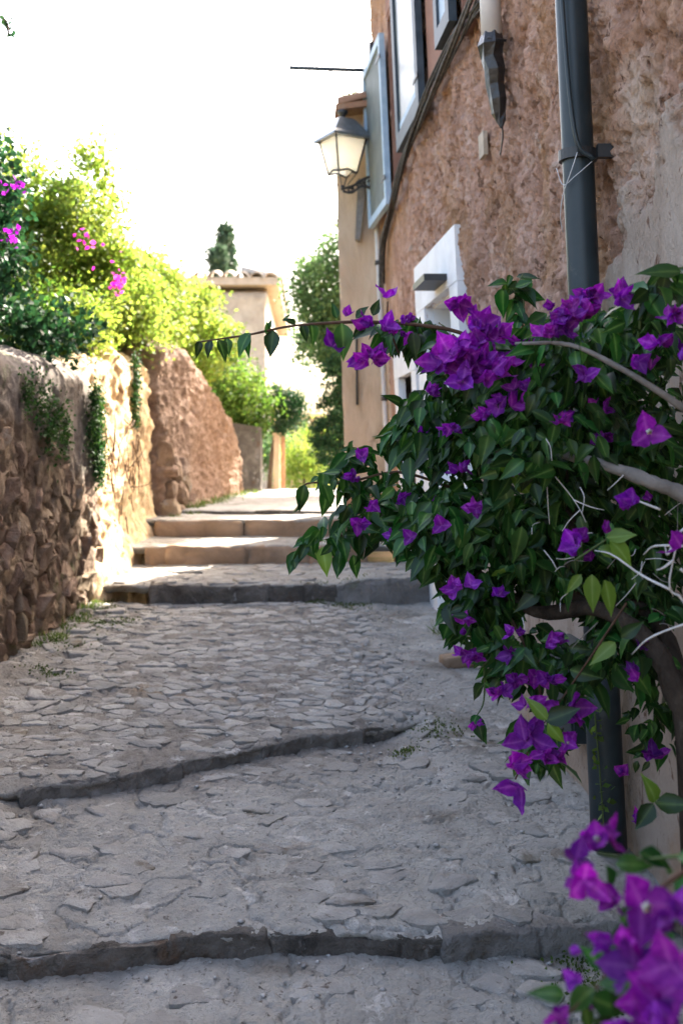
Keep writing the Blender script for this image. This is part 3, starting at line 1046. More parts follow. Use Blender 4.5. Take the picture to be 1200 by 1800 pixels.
t1 = fbm(Y * 1.2, Z, 0 * Y, 3.4, 6, 105, .58)
t2 = fbm(Y * 1.5, Z * .9, 0 * Y + 5, 9, 5, 106, .6)
rough = .055 * terrace(t1, 4, .2) + .030 * terrace(t2, 3, .25) + .018 * fbm(Y * 1.3, Z, 0 * Y, 30, 3, 107, .6)
pits = np.maximum(fbm(Y * 1.8, Z * .8, 0 * Y, 24, 3, 108, .6) - .22, 0)
rough = rough - .11 * pits - .012
smooth = .010 * fbm(Y, Z, 0 * Y, 2.4, 3, 110) + .003 * fbm(Y, Z, 0 * Y, 20, 3, 111) + .008
D = rough * (1 - pl) + smooth * pl
calm = sstep(7.0, 9.0, Y) * .6
D = D * (1 - calm)
DOOR = (6.42, 7.32, .45, 2.50)
DOOR2 = (8.02, 8.70, .55, 2.12)
WIN1 = (7.98, 8.58, 3.66, 4.95)
WIN2 = (5.10, 5.84, 3.80, 5.1)
keep = np.ones((len(ys) - 1, len(zs) - 1), bool)
yc, zc = (ys[1:] + ys[:-1]) / 2, (zs[1:] + zs[:-1]) / 2
for (a, b, c, d) in (DOOR, DOOR2, WIN1, WIN2):
    keep &= ~((yc[:, None] > a) & (yc[:, None] < b) & (zc[None, :] > c) & (zc[None, :] < d))
P = np.stack([xw(Y, Z) - D, Y, Z], -1).reshape(-1, 3)
o = mobj('facade', P, grid_faces(len(ys), len(zs), keep), M['facade'], house)
attr(o, 'plaster', pl)


def wbox(y0, y1, z0, z1, o0, o1):
    """box on the facade: along the street y0..y1, up z0..z1, standing o0..o1 out of it"""
    v = []
    for z in (z0, z1):
        for (y, o_) in ((y0, o1), (y0, o0), (y1, o0), (y1, o1)):
            v.append((float(xw(y, z)) - o_, y, z))
    return [v[0], v[1], v[2], v[3], v[4], v[5], v[6], v[7]]


# body of the house behind the facade, then its far gable
mb = MB()
mb.hexa([(xw(2.3, -.25) + .5, 2.3, -.25), (6.0, 2.3, -.25), (6.0, 9.55, -.25), (xw(9.55, -.25) + .5, 9.55, -.25),
         (xw(2.3, 5.6) + .5, 2.3, 5.6), (6.0, 2.3, 5.6), (6.0, 9.55, 5.6), (xw(9.55, 5.6) + .5, 9.55, 5.6)])
mb.build('inner_wall', M['dark_room'], house)
mb = MB()
mb.hexa([(xw(HOUSE_END, -.2), 9.50, -.2), (6.0, 9.50, -.2), (6.0, HOUSE_END, -.2), (xw(HOUSE_END, -.2) + .0, HOUSE_END, -.2),
         (xw(HOUSE_END, 5.62) + .012, 9.50, 5.62), (6.0, 9.50, 6.6), (6.0, HOUSE_END, 6.6), (xw(HOUSE_END, 5.62) + .012, HOUSE_END, 5.62)])
mb.build('gable', M['house_b'], house)
mb = MB()
mb.hexa([(xw(2.3, -.2) + .01, 2.25, -.2), (6.0, 2.25, -.2), (6.0, 2.3, -.2), (xw(2.3, -.2) + .01, 2.3, -.2),
         (xw(2.3, 5.62) + .01, 2.25, 5.62), (6.0, 2.25, 6.6), (6.0, 2.3, 6.6), (xw(2.3, 5.62) + .01, 2.3, 5.62)])
mb.build('gable', M['facade'], house)
# the house goes on unseen past the viewer; added to darken the foreground
ext = MB()
ext.hexa([(xw(-5, -.4), -5, -.4), (6.0, -5, -.4), (6.0, 2.249, -.4), (xw(2.249, -.4), 2.249, -.4),
          (xw(-5, 5.62), -5, 5.62), (6.0, -5, 6.6), (6.0, 2.249, 6.6), (xw(2.249, 5.62), 2.249, 5.62)])
ext.build('side_wall', M['facade'], house)
# roof: slab, and the tiles along its eave
roof = MB()
xe = float(xw(6, 5.6)) - .16
roof.hexa([(xe + .16, -5.1, 5.62), (6.2, -5.1, 6.95), (6.2, 9.72, 6.95), (xe - .06, 9.72, 5.62),
           (xe + .16, -5.1, 5.70), (6.2, -5.1, 7.05), (6.2, 9.72, 7.05), (xe - .06, 9.72, 5.70)])
roof = roof.build('roof', M['tile'], house)
y = 2.25
tv, tf = [], []
for k in range(9):
    a = math.pi * k / 8
    for (xx, rr) in ((-.09, .085), (.38, .07)):
        tv.append((xx, math.cos(a) * rr, math.sin(a) * rr + (xx + .09) * .24))
        tv.append((xx, math.cos(a) * (rr - .014), math.sin(a) * (rr - .014) + (xx + .09) * .24))
for k in range(8):
    b, c = k * 4, k * 4 + 4
    tf += [(b, c, c + 2, b + 2), (b + 1, b + 3, c + 3, c + 1), (b, b + 1, c + 1, c), (b + 2, c + 2, c + 3, b + 3)]
tile_me = mesh_data('roof_tile', tv, tf, M['tile'])
while y < 9.7:
    obj('roof_tile', tile_me, roof, Vector((xe + .05 - .11 * (y - 2.2) / 7.5, y, 5.70)) - world_loc(roof))
    y += .185

# white door surround, door leaf and fanlight
sur = MB()
sur.hexa(wbox(6.18, 7.66, 2.50, 2.82, -.03, .032))
sur.hexa(wbox(6.18, 6.42, .35, 2.497, -.03, .030))
sur.hexa(wbox(7.32, 7.66, .35, 2.497, -.03, .030))
sur = sur.build('door_surround', M['white'], house)
rv = MB()
rv.hexa(wbox(6.405, 6.43, .40, 2.51, -.26, -.031))
rv.hexa(wbox(7.31, 7.335, .40, 2.51, -.26, -.031))
rv.hexa(wbox(6.405, 7.335, 2.49, 2.515, -.26, -.031))
rv.build('door_reveal', M['white'], house)
door = MB().hexa(wbox(6.43, 7.31, .40, 2.06, -.24, -.18)).build('door', M['white'], house)
for a, b in ((6.50, 6.84), (6.90, 7.24)):
    MB().hexa(wbox(a, b, .6, 1.15, -.18, -.165)).build('door_panel', M['white'], door)
    MB().hexa(wbox(a, b, 1.25, 1.95, -.18, -.172)).build('door_panel', M['white'], door)
MB().tube([(float(xw(6.52, 1.4)) + .15, 6.52, 1.4), (float(xw(6.52, 1.4)) + .10, 6.52, 1.4), (float(xw(6.60, 1.4)) + .10, 6.60, 1.4)], .009, 8).build('door_handle', M['iron'], door, True)
fan = MB().hexa(wbox(6.43, 7.31, 2.07, 2.12, -.24, -.16)).hexa(wbox(6.43, 7.31, 2.44, 2.49, -.24, -.16)).build('fanlight', M['white'], house)
MB().hexa(wbox(6.43, 7.31, 2.115, 2.445, -.215, -.205)).build('pane', M['glass'], fan)
MB().hexa(wbox(6.46, 6.88, 2.545, 2.585, .03, .17)).build('door_hood', M['iron'], house)
sur = MB()
sur.hexa(wbox(7.80, 8.92, 2.12, 2.34, -.03, .030))
sur.hexa(wbox(7.80, 8.02, .45, 2.117, -.03, .028))
sur.hexa(wbox(8.70, 8.92, .45, 2.117, -.03, .028))
sur.build('door_surround', M['white'], house)
door = MB().hexa(wbox(8.0, 8.72, .5, 2.14, -.2, -.15)).build('door', M['glass'], house)
for z in (.95, 1.35, 1.75): MB().hexa(wbox(8.0, 8.72, z, z + .035, -.15, -.13)).build('glazing_bar', M['white'], door)
MB().hexa(wbox(8.34, 8.38, .5, 2.13, -.149, -.132)).build('glazing_bar', M['white'], door)


def leaf_shutter(y0, y1, z0, z1, off, m_frame, m_panel, swing=0.0, name='shutter', b=.065):
    """an opened leaf lying against the wall; swing lifts its far edge off"""
    def bx(a, c, d, e, o0, o1):
        v = wbox(a, c, d, e, o0, o1)
        return [(p[0] - swing * (p[1] - y0) / (y1 - y0), p[1], p[2]) for p in v]
    s = MB()
    s.hexa(bx(y0, y1, z0, z0 + b, off, off + .045)).hexa(bx(y0, y1, z1 - b, z1, off, off + .045))
    s.hexa(bx(y0, y0 + b, z0 + b, z1 - b, off, off + .045)).hexa(bx(y1 - b, y1, z0 + b, z1 - b, off, off + .045))
    s = s.build(name, m_frame, house)
    MB().hexa(bx(y0 + b, y1 - b, z0 + b, z1 - b, off + .012, off + .028)).build('shutter_panel', m_panel, s)
    for z in (z0 + .2, z1 - .2):
        MB().hexa(bx(y0 - .02, y0 + .16, z, z + .03, off + .045, off + .052)).build('hinge', M['iron'], s)
    return s


def window(w, depth=.2):
    a, b, c, d = w
    r = MB()
    r.hexa(wbox(a - .02, a + .004, c, d, -depth, .004)).hexa(wbox(b - .004, b + .02, c, d, -depth, .004))
    r.hexa(wbox(a - .02, b + .02, c - .03, c + .004, -depth, .02)).hexa(wbox(a - .02, b + .02, d - .004, d + .03, -depth, .004))
    wd = r.build('window', M['reveal'], house)
    fr = MB()
    fr.hexa(wbox(a, a + .05, c, d, -depth, -depth + .05)).hexa(wbox(b - .05, b, c, d, -depth, -depth + .05))
    fr.hexa(wbox(a + .05, b - .05, c, c + .05, -depth, -depth + .05)).hexa(wbox(a + .05, b - .05, d - .05, d, -depth, -depth + .05))
    fr.build('window_frame', M['white'], wd)
    MB().hexa(wbox(a + .05, b - .05, c + .05, d - .05, -depth + .01, -depth + .02)).build('pane', M['glass'], wd)


window(WIN1)
window(WIN2)
tag(leaf_shutter(8.60, 9.56, 3.50, 4.86, .03, M['shutter_frame'], M['shutter_panel'], .03), 'pale blue shutter leaf with grey panel')
s2 = leaf_shutter(6.92, 7.94, 3.72, 5.1, .03, M['dark_blue'], M['glass'], 0, b=.11)
MB().hexa(wbox(7.03, 7.11, 3.83, 5.0, .04, .062)).hexa(wbox(7.11, 7.83, 3.83, 3.90, .04, .060)).build('shutter_trim', M['shutter_frame'], s2)
s3 = leaf_shutter(5.87, 6.30, 3.86, 5.1, .03, M['dark_blue'], M['shutter_frame'], 0, b=.09)
MB().hexa(wbox(6.36, 6.88, 3.80, 5.2, .002, .012)).build('painted_band', M['reveal'], house)
MB().hexa(wbox(7.945, 8.60, 4.98, 5.3, .002, .010)).build('painted_band', M['reveal'], house)

# corner conduit down the far edge of the house
corner = [(float(xw(9.6, z)) - .03, 9.56, z) for z in (4.75, 4.2, 3.6, 3.0, 2.4, 1.8, 1.3, 1.0)]
cp = empty('conduit', (.7, 9.56, .95), 'thin pale conduit running down the far corner of the brown house', 'pipe')
MB().tube(corner, .022, 10).build('tube', M['pvc'], cp, True)
for z in (4.4, 3.2, 2.0): MB().tube([(float(xw(9.6, z)) - .03, 9.56, z - .02), (float(xw(9.6, z)) - .03, 9.56, z + .02)], .03, 10).build('clip', M['iron'], cp, True)

# downpipe with its clamp, cable and wire
YP = 3.75
def pp(z, o_=.085, dy=0): return (float(xw(YP + dy, z)) - o_, YP + dy, z)
dp = empty('downpipe', (1.0, YP, .15), 'dark green grey downpipe on the brown facade behind the bougainvillea', 'downpipe')
DL = np.array(dp.location)
MB().tube([pp(z) for z in np.linspace(.72, 5.6, 14)], .054, 24).build('pipe', M['pipe'], dp, True)
MB().tube([pp(z, .085) for z in np.linspace(.14, .74, 5)], [.062, .060, .060, .060, .060], 24).build('boot', M['pipe'], dp, True)
cl = MB()
for k in range(24):
    a0, a1 = 2 * math.pi * k / 24, 2 * math.pi * (k + 1) / 24
    q = []
    for (a, z) in ((a0, 2.52), (a1, 2.52), (a1, 2.555), (a0, 2.555)):
        for r_ in (.055, .066):
            x_, y_, z_ = pp(z)
            q.append((x_ + math.cos(a) * r_, y_ + math.sin(a) * r_, z_))
    cl.hexa([q[1], q[0], q[2], q[3], q[7], q[6], q[4], q[5]])
cl.box((pp(2.53)[0] + .05, YP - .075, 2.515), (pp(2.53)[0] + .11, YP - .045, 2.56))
cl.build('clamp', M['iron'], dp)
MB().tube(spline([pp(5.0, .13, -.05), pp(3.8, .145, -.06), pp(3.1, .14, -.075), pp(2.6, .12, -.085), pp(2.5, .06, -.09)], 24), .008, 8).build('cable', M['pipe'], dp, True)
MB().tube(spline([pp(2.53, .11, -.075), pp(2.47, .13, -.065), pp(2.40, .15, -.03), pp(2.33, .155, 0), pp(2.28, .14, .03)], 18), .0016, 5).tube(
    spline([pp(2.5, .06, -.085), pp(2.45, .12, -.07), pp(2.43, .15, -.03), pp(2.5, .155, .02)], 14), .0014, 5).build('wire', M['wire'], dp, True)

# meter box low on the wall beside the pipe
bx = empty('utility_box', (1.0, 4.2, .4), 'small dark green utility box low on the wall beside the downpipe', 'box')
b0 = MB().hexa(wbox(4.04, 4.36, .42, .78, -.01, .10)).build('box_body', M['pipe'], bx)
MB().hexa(wbox(4.06, 4.34, .44, .76, .10, .108)).build('lid', M['pipe'], bx)

# grey conduit ending in a black wrapped tail
gc = empty('grey_conduit', (1.0, 4.95, 3.0), 'pale grey conduit ending in a black wrapped tail high on the facade', 'pipe')
YG = 4.95
def gp(z, o_=.07, dy=0): return (float(xw(YG + dy, z)) - o_, YG + dy, z)
MB().tube([gp(z) for z in np.linspace(3.38, 5.5, 8)], .048, 20).build('tube', M['pvc'], gc, True)
MB().tube([gp(3.42), gp(3.37, .078, -.01), gp(3.32, .072), gp(3.26, .062, -.006), gp(3.2, .062, .01), gp(3.13, .052, .006), gp(3.07, .05, .014), gp(3.03, .042, .01), gp(3.0, .045, 0)], [.050, .062, .052, .050, .044, .042, .033, .022, .006], 7).build('wrap', M['black_tape'], gc, False)
MB().tube(spline([gp(3.03, .045, 0), gp(2.98, .03, .04), gp(2.94, .02, .12), gp(2.92, .016, .16)], 12), .004, 6).build('cable_end', M['black_tape'], gc, True)
MB().tube([gp(3.37, .115, -.03), gp(3.39, .10, -.055), gp(3.375, .02, -.06)], .006, 6).build('tie', M['black_tape'], gc, True)

# cables strung under the windows
cab = [(9.35, 2.95), (9.17, 3.28), (8.6, 3.44), (7.83, 3.585), (6.85, 3.70), (5.93, 3.765), (5.3, 3.75), (4.6, 3.82), (2.6, 3.95)]
cb = empty('cable_bundle', (.8, 6.5, 3.6), 'weathered black cables sagging along the facade beneath the windows', 'cable')
for k in range(7):
    a = 2 * math.pi * k / 7
    pts = spline([(float(xw(y, z)) - .040 - .020 * math.cos(a + y * 1.3) - (.02 if 6 < y < 8 else 0), y, z + .045 * math.sin(a + y * 1.7) * (.6 + .5 * math.sin(y * 3 + k)) + .02 * math.sin(y * 5 + k)) for y, z in cab], 60)
    MB().tube(pts, .006 if k % 2 else .0095, 8).build('cable', M['cable'], cb, True)

# pale repair spot on the wall
tag(MB().hexa(wbox(5.46, 5.57, 3.02, 3.14, -.01, .012)).build('patch', M['far_house'], house))

# ------------------------------------------------------------------ the projecting far house
hb = empty('house', (.5, 9.9, 1.0), 'narrow sandy rendered house corner projecting into the lane behind the lantern', 'house')
YB0, YB1 = 9.68, 9.93
def xbl(z): return .325 - .03 * (z - 1)        # its leaning left edge
zs2 = np.arange(.8, 4.56, .025)
xs2 = np.linspace(0, 1, 40)
U, Z2 = np.meshgrid(xs2, zs2, indexing='ij')
Xf = xbl(Z2) + U * (1.6 - xbl(Z2))
d2 = .014 * fbm(Xf, Z2, 0 * Xf, 3, 4, 130) + .008 * fbm(Xf * 1.5, Z2 * .5, 0 * Xf, 16, 3, 131)
P = np.stack([Xf + .010 * fbm(0 * Z2, Z2, 0 * Z2, 5, 3, 132) * (1 - U), YB0 - d2, Z2], -1)
mobj('facade', P.reshape(-1, 3), grid_faces(40, len(zs2)), M['house_b'], hb)
mb = MB()
mb.hexa([(xbl(.8) + .008, YB0 + .015, .8), (1.6, YB0 + .015, .8), (1.6, YB1, .8), (xbl(.8) + .008, YB1, .8), (xbl(4.56) + .008, YB0 + .015, 4.56), (1.6, YB0 + .015, 4.56), (1.6, YB1, 4.56), (xbl(4.56) + .008, YB1, 4.56)])
mb.build('side_wall', M['house_b'], hb)
ev = MB().hexa([(.22, 9.45, 4.52), (1.7, 9.45, 4.70), (1.7, 9.96, 4.70), (.22, 9.96, 4.52), (.22, 9.45, 4.57), (1.7, 9.45, 4.76), (1.7, 9.96, 4.76), (.22, 9.96, 4.57)]).build('roof', M['tile'], hb)
for k in range(3): obj('roof_tile', tile_me, ev, Vector((.33, 9.53 + k * .17, 4.57)) - world_loc(ev))
MB().box((.3, 9.60, .8), (.66, 9.664, 1.22)).build('plinth', M['plinth'], hb)
MB().tube(spline([(.415, 9.65, 2.64), (.416, 9.65, 2.3), (.42, 9.65, 1.95)], 8), .012, 8).build('wall_pipe', M['iron'], hb, True)
MB().hexa([(.40, 9.58, 3.42), (.44, 9.58, 3.40), (.44, 9.66, 3.40), (.40, 9.66, 3.42), (.425, 9.58, 3.95), (.50, 9.58, 3.95), (.50, 9.66, 3.95), (.425, 9.66, 3.95)]).build('grey_strip', M['grey_branch'], hb)  # slanting grey strip standing on the sandy wall
tuft([(.35 + .06 * k, 9.6 + .1 * (k % 3), 4.66 + .006 * k, 1) for k in range(7)], 40, .16, .03, M['grass'], 'grass', 'tuft of green grass on the roof edge of the sandy house', 'grass', 'stuff', w=.006)

# ------------------------------------------------------------------ lantern on its bracket
LX, LY = at(602, 300, 9.45)[0], 9.45
lm = empty('street_lantern', (LX, LY, 3.9), 'black four sided wall lantern with cream panes on a scrolled iron bracket', 'lantern')
zt_, zb_ = H + (PY - 248) / F * LY, H + (PY - 306) / F * LY
wt, wb = .150, .092
RZ = R(28)
def lr(x, y, z): return (LX + x * math.cos(RZ) - y * math.sin(RZ), LY + x * math.sin(RZ) + y * math.cos(RZ), z)
cs = [(-1, -1), (1, -1), (1, 1), (-1, 1)]
for k in range(4):
    a, b = cs[k], cs[(k + 1) % 4]
    m_ = ((a[0] + b[0]) * .004, (a[1] + b[1]) * .004)
    v = [lr(a[0] * wb * .97, a[1] * wb * .97, zb_ + .01), lr(b[0] * wb * .97, b[1] * wb * .97, zb_ + .01), lr(b[0] * wt * .97, b[1] * wt * .97, zt_ - .005), lr(a[0] * wt * .97, a[1] * wt * .97, zt_ - .005)]
    w_ = [(p[0] + (LX - p[0]) * .04, p[1] + (LY - p[1]) * .04, p[2]) for p in v]
    MB().add(v + w_, [(0, 1, 2, 3), (7, 6, 5, 4), (0, 4, 5, 1), (1, 5, 6, 2), (2, 6, 7, 3), (3, 7, 4, 0)]).build('pane', M['lamp_pane'], lm)
fr = MB()
for k in range(4):
    a, b = cs[k], cs[(k + 1) % 4]
    fr.tube([lr(a[0] * wb, a[1] * wb, zb_), lr(a[0] * wt, a[1] * wt, zt_)], .009, 6)
    mid = ((a[0] + b[0]) / 2, (a[1] + b[1]) / 2)
    fr.tube([lr(a[0] * wb, a[1] * wb, zb_), lr(mid[0] * wb, mid[1] * wb, zb_ + .025), lr(b[0] * wb, b[1] * wb, zb_)], .009, 6)
    fr.tube([lr(a[0] * wb, a[1] * wb, zb_ - .0), lr(a[0] * .03, a[1] * .03, zb_ - .10)], .005, 6)
fr.tube([lr(0, 0, zb_ - .10), lr(0, 0, zb_ - .14)], .018, 8)
fr.build('frame', M['iron'], lm, True)
rf = MB()
lv = [(.192, 0), (.192, .020), (.165, .05), (.085, .17), (.062, .19)]
vv = [lr(c[0] * s, c[1] * s, zt_ + dz) for s, dz in lv for c in cs]
ff = [(0, 3, 2, 1)] + [(r * 4 + k, r * 4 + (k + 1) % 4, r * 4 + 4 + (k + 1) % 4, r * 4 + 4 + k) for r in range(4) for k in range(4)] + [(16, 17, 18, 19)]
rf.add(vv, ff)
rf.build('lamp_roof', M['lamp_roof'], lm)
fn = MB()
fn.tube([lr(0, 0, zt_ + .185), lr(0, 0, zt_ + .205), lr(0, 0, zt_ + .22), lr(0, 0, zt_ + .24), lr(0, 0, zt_ + .262), lr(0, 0, zt_ + .275)], [.035, .02, .025, .046, .046, .025], 10)
fn.build('finial', M['iron'], lm, True)
WX = float(xw(9.5, 3.9))
br = MB()
zb2 = zb_ - .13
br.tube(spline([(LX, LY, zb2), (LX + .1, LY + .01, zb2 + .035), (LX + .2, LY + .02, zb2 + .10), (WX + .02, LY + .05, zb2 + .14)], 16), .012, 8)
br.tube(spline([(LX - .0, LY, zb2 - .02), (LX + .08, LY + .01, zb2 - .03), (LX + .18, LY + .02, zb2 + .03), (WX + .01, LY + .05, zb2 - .03)], 16), .011, 8)
br.build('bracket', M['iron'], lm, True)
for (cx, cz, r0) in ((LX + .07, zb2 + .0, .03), (LX + .15, zb2 + .045, .04), (LX + .235, zb2 + .06, .055)):
    sp = [(cx + r0 * (1 - t / 20) * math.cos(t * .62), LY + .02, cz + r0 * (1 - t / 20) * math.sin(t * .62)) for t in range(16)]
    MB().tube(sp, .008, 6).build('scroll', M['iron'], lm, True)

# rod with its stay wire on the corner of the house
rd = empty('wall_rod', (float(xw(9.58, 4.93)), 9.5, 4.9), 'thin iron rod with stay wire sticking out above the lantern', 'rod')
a0, a1 = at(508, 119, 9.5), at(652, 124, 9.5)
MB().tube([a0, a1], .019, 8).build('rod', M['dark_blue'], rd, True)
b0 = at(652, 118, 9.5)
MB().tube([b0 + np.array([.0, 0, .22]), b0 + np.array([.012, 0, .12]), b0 + np.array([.01, 0, .0]), b0 + np.array([.0, 0, -.07])], [.02, .035, .04, .012], 8).build('mount', M['iron'], rd, True)
MB().tube([at(575, 122, 9.5), at(600, 142, 9.5), at(640, 172, 9.55), at(656, 188, 9.6)], .007, 5).build('stay_wire', M['wire'], rd, True)
for px_ in (570, 622): MB().tube([at(px_, 120, 9.5), at(px_, 117, 9.5)], .006, 6).build('hook', M['iron'], rd, True)

# ------------------------------------------------------------------ trees, shrubs and the far end of the lane
def crown(name, blobs, per, cr, size, m, parent=None, up=.3, surf=.75, width=.42):
    P, C = [], []
    for (x, y, z, rx, ry, rz, nc) in blobs:
        d = rand_dirs(nc)
        r = np.where(rng.random(nc) < surf, rng.uniform(.72, 1.05, nc), rng.uniform(.2, .8, nc))[:, None]
        c = np.array([x, y, z]) + d * r * np.array([rx, ry, rz])
        k = per
        sc = rng.uniform(.55, 1.35, (nc, 1, 1))
        q = c[:, None, :] + rng.normal(0, 1, (nc, k, 3)) * cr * sc * np.array([1, 1, .75])
        P.append(q.reshape(-1, 3))
    P = np.concatenate(P)
    k = len(P)
    T = rand_dirs(k, up)
    v, f = leaf_batch(P, T, rand_dirs(k, .8), rng.uniform(*size, k), rng.uniform(size[0], size[1], k) * width)
    return mobj(name, v, f, m, parent)


def stems(pts_list, rads, m, parent, name='trunk'):
    mb = MB()
    for p, r in zip(pts_list, rads):
        q = spline(p, 10)
        mb.tube(q, [lerp(r, r * .4, i / 10) for i in range(11)], 7)
    return mb.build(name, m, parent, True)


def flowers_far(name, pts, n, cr, size, m, parent):
    P = np.concatenate([np.array(p)[None, :] + rng.normal(0, cr, (n, 3)) for p in pts])
    k = len(P)
    v, f = leaf_batch(P, rand_dirs(k), rand_dirs(k), rng.uniform(*size, k), rng.uniform(*size, k) * .45)
    return mobj(name, v, f, m, parent)


# dark shrub hanging in at the left edge
sh = empty('dark_shrub', (-2.1, 6.2, 1.0), 'dark shaded bougainvillea shrub behind the near wall at the left edge', 'shrub', 'shrubs along the left side of the lane')
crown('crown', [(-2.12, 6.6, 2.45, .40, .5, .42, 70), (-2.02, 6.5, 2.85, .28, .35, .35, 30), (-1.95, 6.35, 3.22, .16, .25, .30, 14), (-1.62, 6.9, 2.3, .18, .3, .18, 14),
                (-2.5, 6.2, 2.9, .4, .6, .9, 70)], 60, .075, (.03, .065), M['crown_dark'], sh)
flowers_far('blossom', [at(25, 325, 6.2), at(22, 412, 6.2)], 14, .025, (.025, .045), M['bract_far'], sh)
stems([[(-2.15, 6.5, .6), (-2.1, 6.5, 1.6), (-2.12, 6.55, 2.4), (-2.0, 6.4, 3.2)], [(-2.2, 6.4, .6), (-2.4, 6.3, 1.9), (-2.5, 6.2, 2.8)]], [.04, .035], M['bark'], sh)
tw0 = empty('hanging_twig', at(-20, 20, 5), 'small dark leafy twig hanging in at the top corner', 'twig')
tp = spline([at(-60, -20, 5), at(-20, 15, 5), at(10, 35, 5), at(16, 60, 5)], 12)
MB().tube(tp, .004, 5).build('stem', M['stem_brown'], tw0, True)
k = 26
PP = np.array([tp[random.randrange(2, 13)] for _ in range(k)])
v, f = leaf_batch(PP + rng.normal(0, .012, (k, 3)), rand_dirs(k, -.4), rand_dirs(k), rng.uniform(.025, .045, k), rng.uniform(.009, .016, k))
mobj('leaves', v, f, M['crown_dark'], tw0)

# the big sunlit shrub behind the wall
sh = empty('flowering_shrub', (-2.9, 9.0, 1.0), 'large sunlit yellow green shrub with pink blossom behind the left wall', 'shrub', 'shrubs along the left side of the lane')
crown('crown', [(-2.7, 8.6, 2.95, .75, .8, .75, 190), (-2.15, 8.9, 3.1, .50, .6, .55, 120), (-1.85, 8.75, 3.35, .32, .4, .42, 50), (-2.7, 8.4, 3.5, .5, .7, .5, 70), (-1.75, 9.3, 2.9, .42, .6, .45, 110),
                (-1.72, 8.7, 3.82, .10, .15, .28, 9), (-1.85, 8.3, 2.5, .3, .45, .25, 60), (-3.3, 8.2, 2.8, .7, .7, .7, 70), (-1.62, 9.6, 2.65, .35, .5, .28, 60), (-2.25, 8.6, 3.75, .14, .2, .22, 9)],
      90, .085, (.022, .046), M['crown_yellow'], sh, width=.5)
flowers_far('pink_blossom', [at(208, 497, 8.1), at(205, 505, 8.1), at(212, 490, 8.1)], 14, .022, (.03, .05), M['bract_pink'], sh)
flowers_far('pink_blossom', [at(155, 405, 8.2), at(150, 425, 8.2), at(185, 462, 8.2)], 5, .05, (.03, .05), M['bract_pink'], sh)
stems([[(-2.8, 8.7, .6), (-2.75, 8.7, 1.8), (-2.6, 8.7, 2.8), (-2.4, 8.9, 3.6)], [(-2.85, 8.6, .6), (-3.0, 8.5, 2.0), (-3.1, 8.4, 3.2)], [(-2.7, 8.8, .6), (-2.4, 9.0, 1.8), (-2.1, 9.3, 2.8)]], [.05, .045, .04], M['bark'], sh)
# green shrub in front of it, on the shaded side
sh = empty('green_shrub', (-2.5, 7.8, 1.0), 'mid green shrub in half shade between the dark shrub and the sunlit one', 'shrub', 'shrubs along the left side of the lane')
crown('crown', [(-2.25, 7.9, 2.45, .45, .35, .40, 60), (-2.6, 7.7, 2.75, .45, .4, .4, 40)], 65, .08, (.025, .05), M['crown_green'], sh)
stems([[(-2.4, 7.9, .6), (-2.4, 7.9, 1.6), (-2.3, 7.9, 2.4)], [(-2.45, 7.8, .6), (-2.55, 7.7, 2.0), (-2.6, 7.7, 2.6)]], [.035, .03], M['bark'], sh)
# shrub over the far wall
sh = empty('leafy_shrub', (-1.9, 11.5, 1.0), 'pale sunlit leafy shrub spilling over the far earth wall', 'shrub', 'shrubs along the left side of the lane')
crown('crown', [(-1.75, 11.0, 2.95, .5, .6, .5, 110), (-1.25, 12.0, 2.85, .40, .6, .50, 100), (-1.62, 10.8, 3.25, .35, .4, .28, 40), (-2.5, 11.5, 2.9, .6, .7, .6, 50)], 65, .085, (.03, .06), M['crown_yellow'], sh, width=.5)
stems([[(-1.9, 11.5, .8), (-1.9, 11.5, 2), (-1.85, 11.4, 2.9)], [(-1.8, 11.6, .8), (-1.6, 11.8, 2), (-1.45, 12.0, 2.7)]], [.045, .04], M['bark'], sh)
sh = empty('leafy_shrub', (-1.1, 14.0, 1.0), 'green leafy shrub hanging over the dark wall beside the gate post', 'shrub', 'shrubs along the left side of the lane')
crown('crown', [(-1.15, 13.7, 2.45, .38, .5, .45, 80), (-.85, 13.9, 2.15, .35, .45, .40, 70), (-1.35, 13.8, 2.9, .3, .4, .3, 40)], 65, .09, (.03, .06), M['crown_green'], sh)
stems([[(-1.15, 14.0, .9), (-1.1, 13.9, 1.8), (-1.1, 13.8, 2.5)]], [.05], M['bark'], sh)
sh = empty('round_shrub', (-.45, 14.4, 1.5), 'dark rounded shrub above the far gate post', 'shrub', 'shrubs along the left side of the lane')
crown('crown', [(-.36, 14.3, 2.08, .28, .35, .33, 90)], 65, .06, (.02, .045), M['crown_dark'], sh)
stems([[(-.55, 14.6, 1.0), (-.5, 14.5, 1.6), (-.38, 14.35, 2.1)]], [.04], M['bark'], sh)

# dark wall and gate posts at the crest
gw = MB()
gw.hexa([(-1.25, 13.4, .8), (-.62, 13.6, .8), (-.62, 14.2, .8), (-1.25, 14.2, .8), (-1.25, 13.4, 1.95), (-.62, 13.6, 1.85), (-.62, 14.2, 1.85), (-1.25, 14.2, 1.95)])
gw = gw.build('garden_wall', M['step_dark'])
tag(gw, 'dark shaded garden wall end under the leafy shrub at the crest', 'wall')
gp_ = empty('gate_post', (-.43, 14.2, 1.0), 'slim sunlit sandy gate post at the top of the lane', 'post', 'posts at the top of the lane')
MB().box((-.475, 14.14, .9), (-.395, 14.28, 1.74)).build('shaft', M['house_b'], gp_)
MB().box((-.49, 14.12, 1.74), (-.38, 14.30, 1.79)).build('cap', M['house_b'], gp_)
rp = empty('gate_post', (-.36, 14.5, 1.0), 'thin rusty brown post next to the sandy gate post', 'post', 'posts at the top of the lane')
MB().box((-.385, 14.4, .9), (-.335, 14.46, 1.76)).build('shaft', M['plinth'], rp)
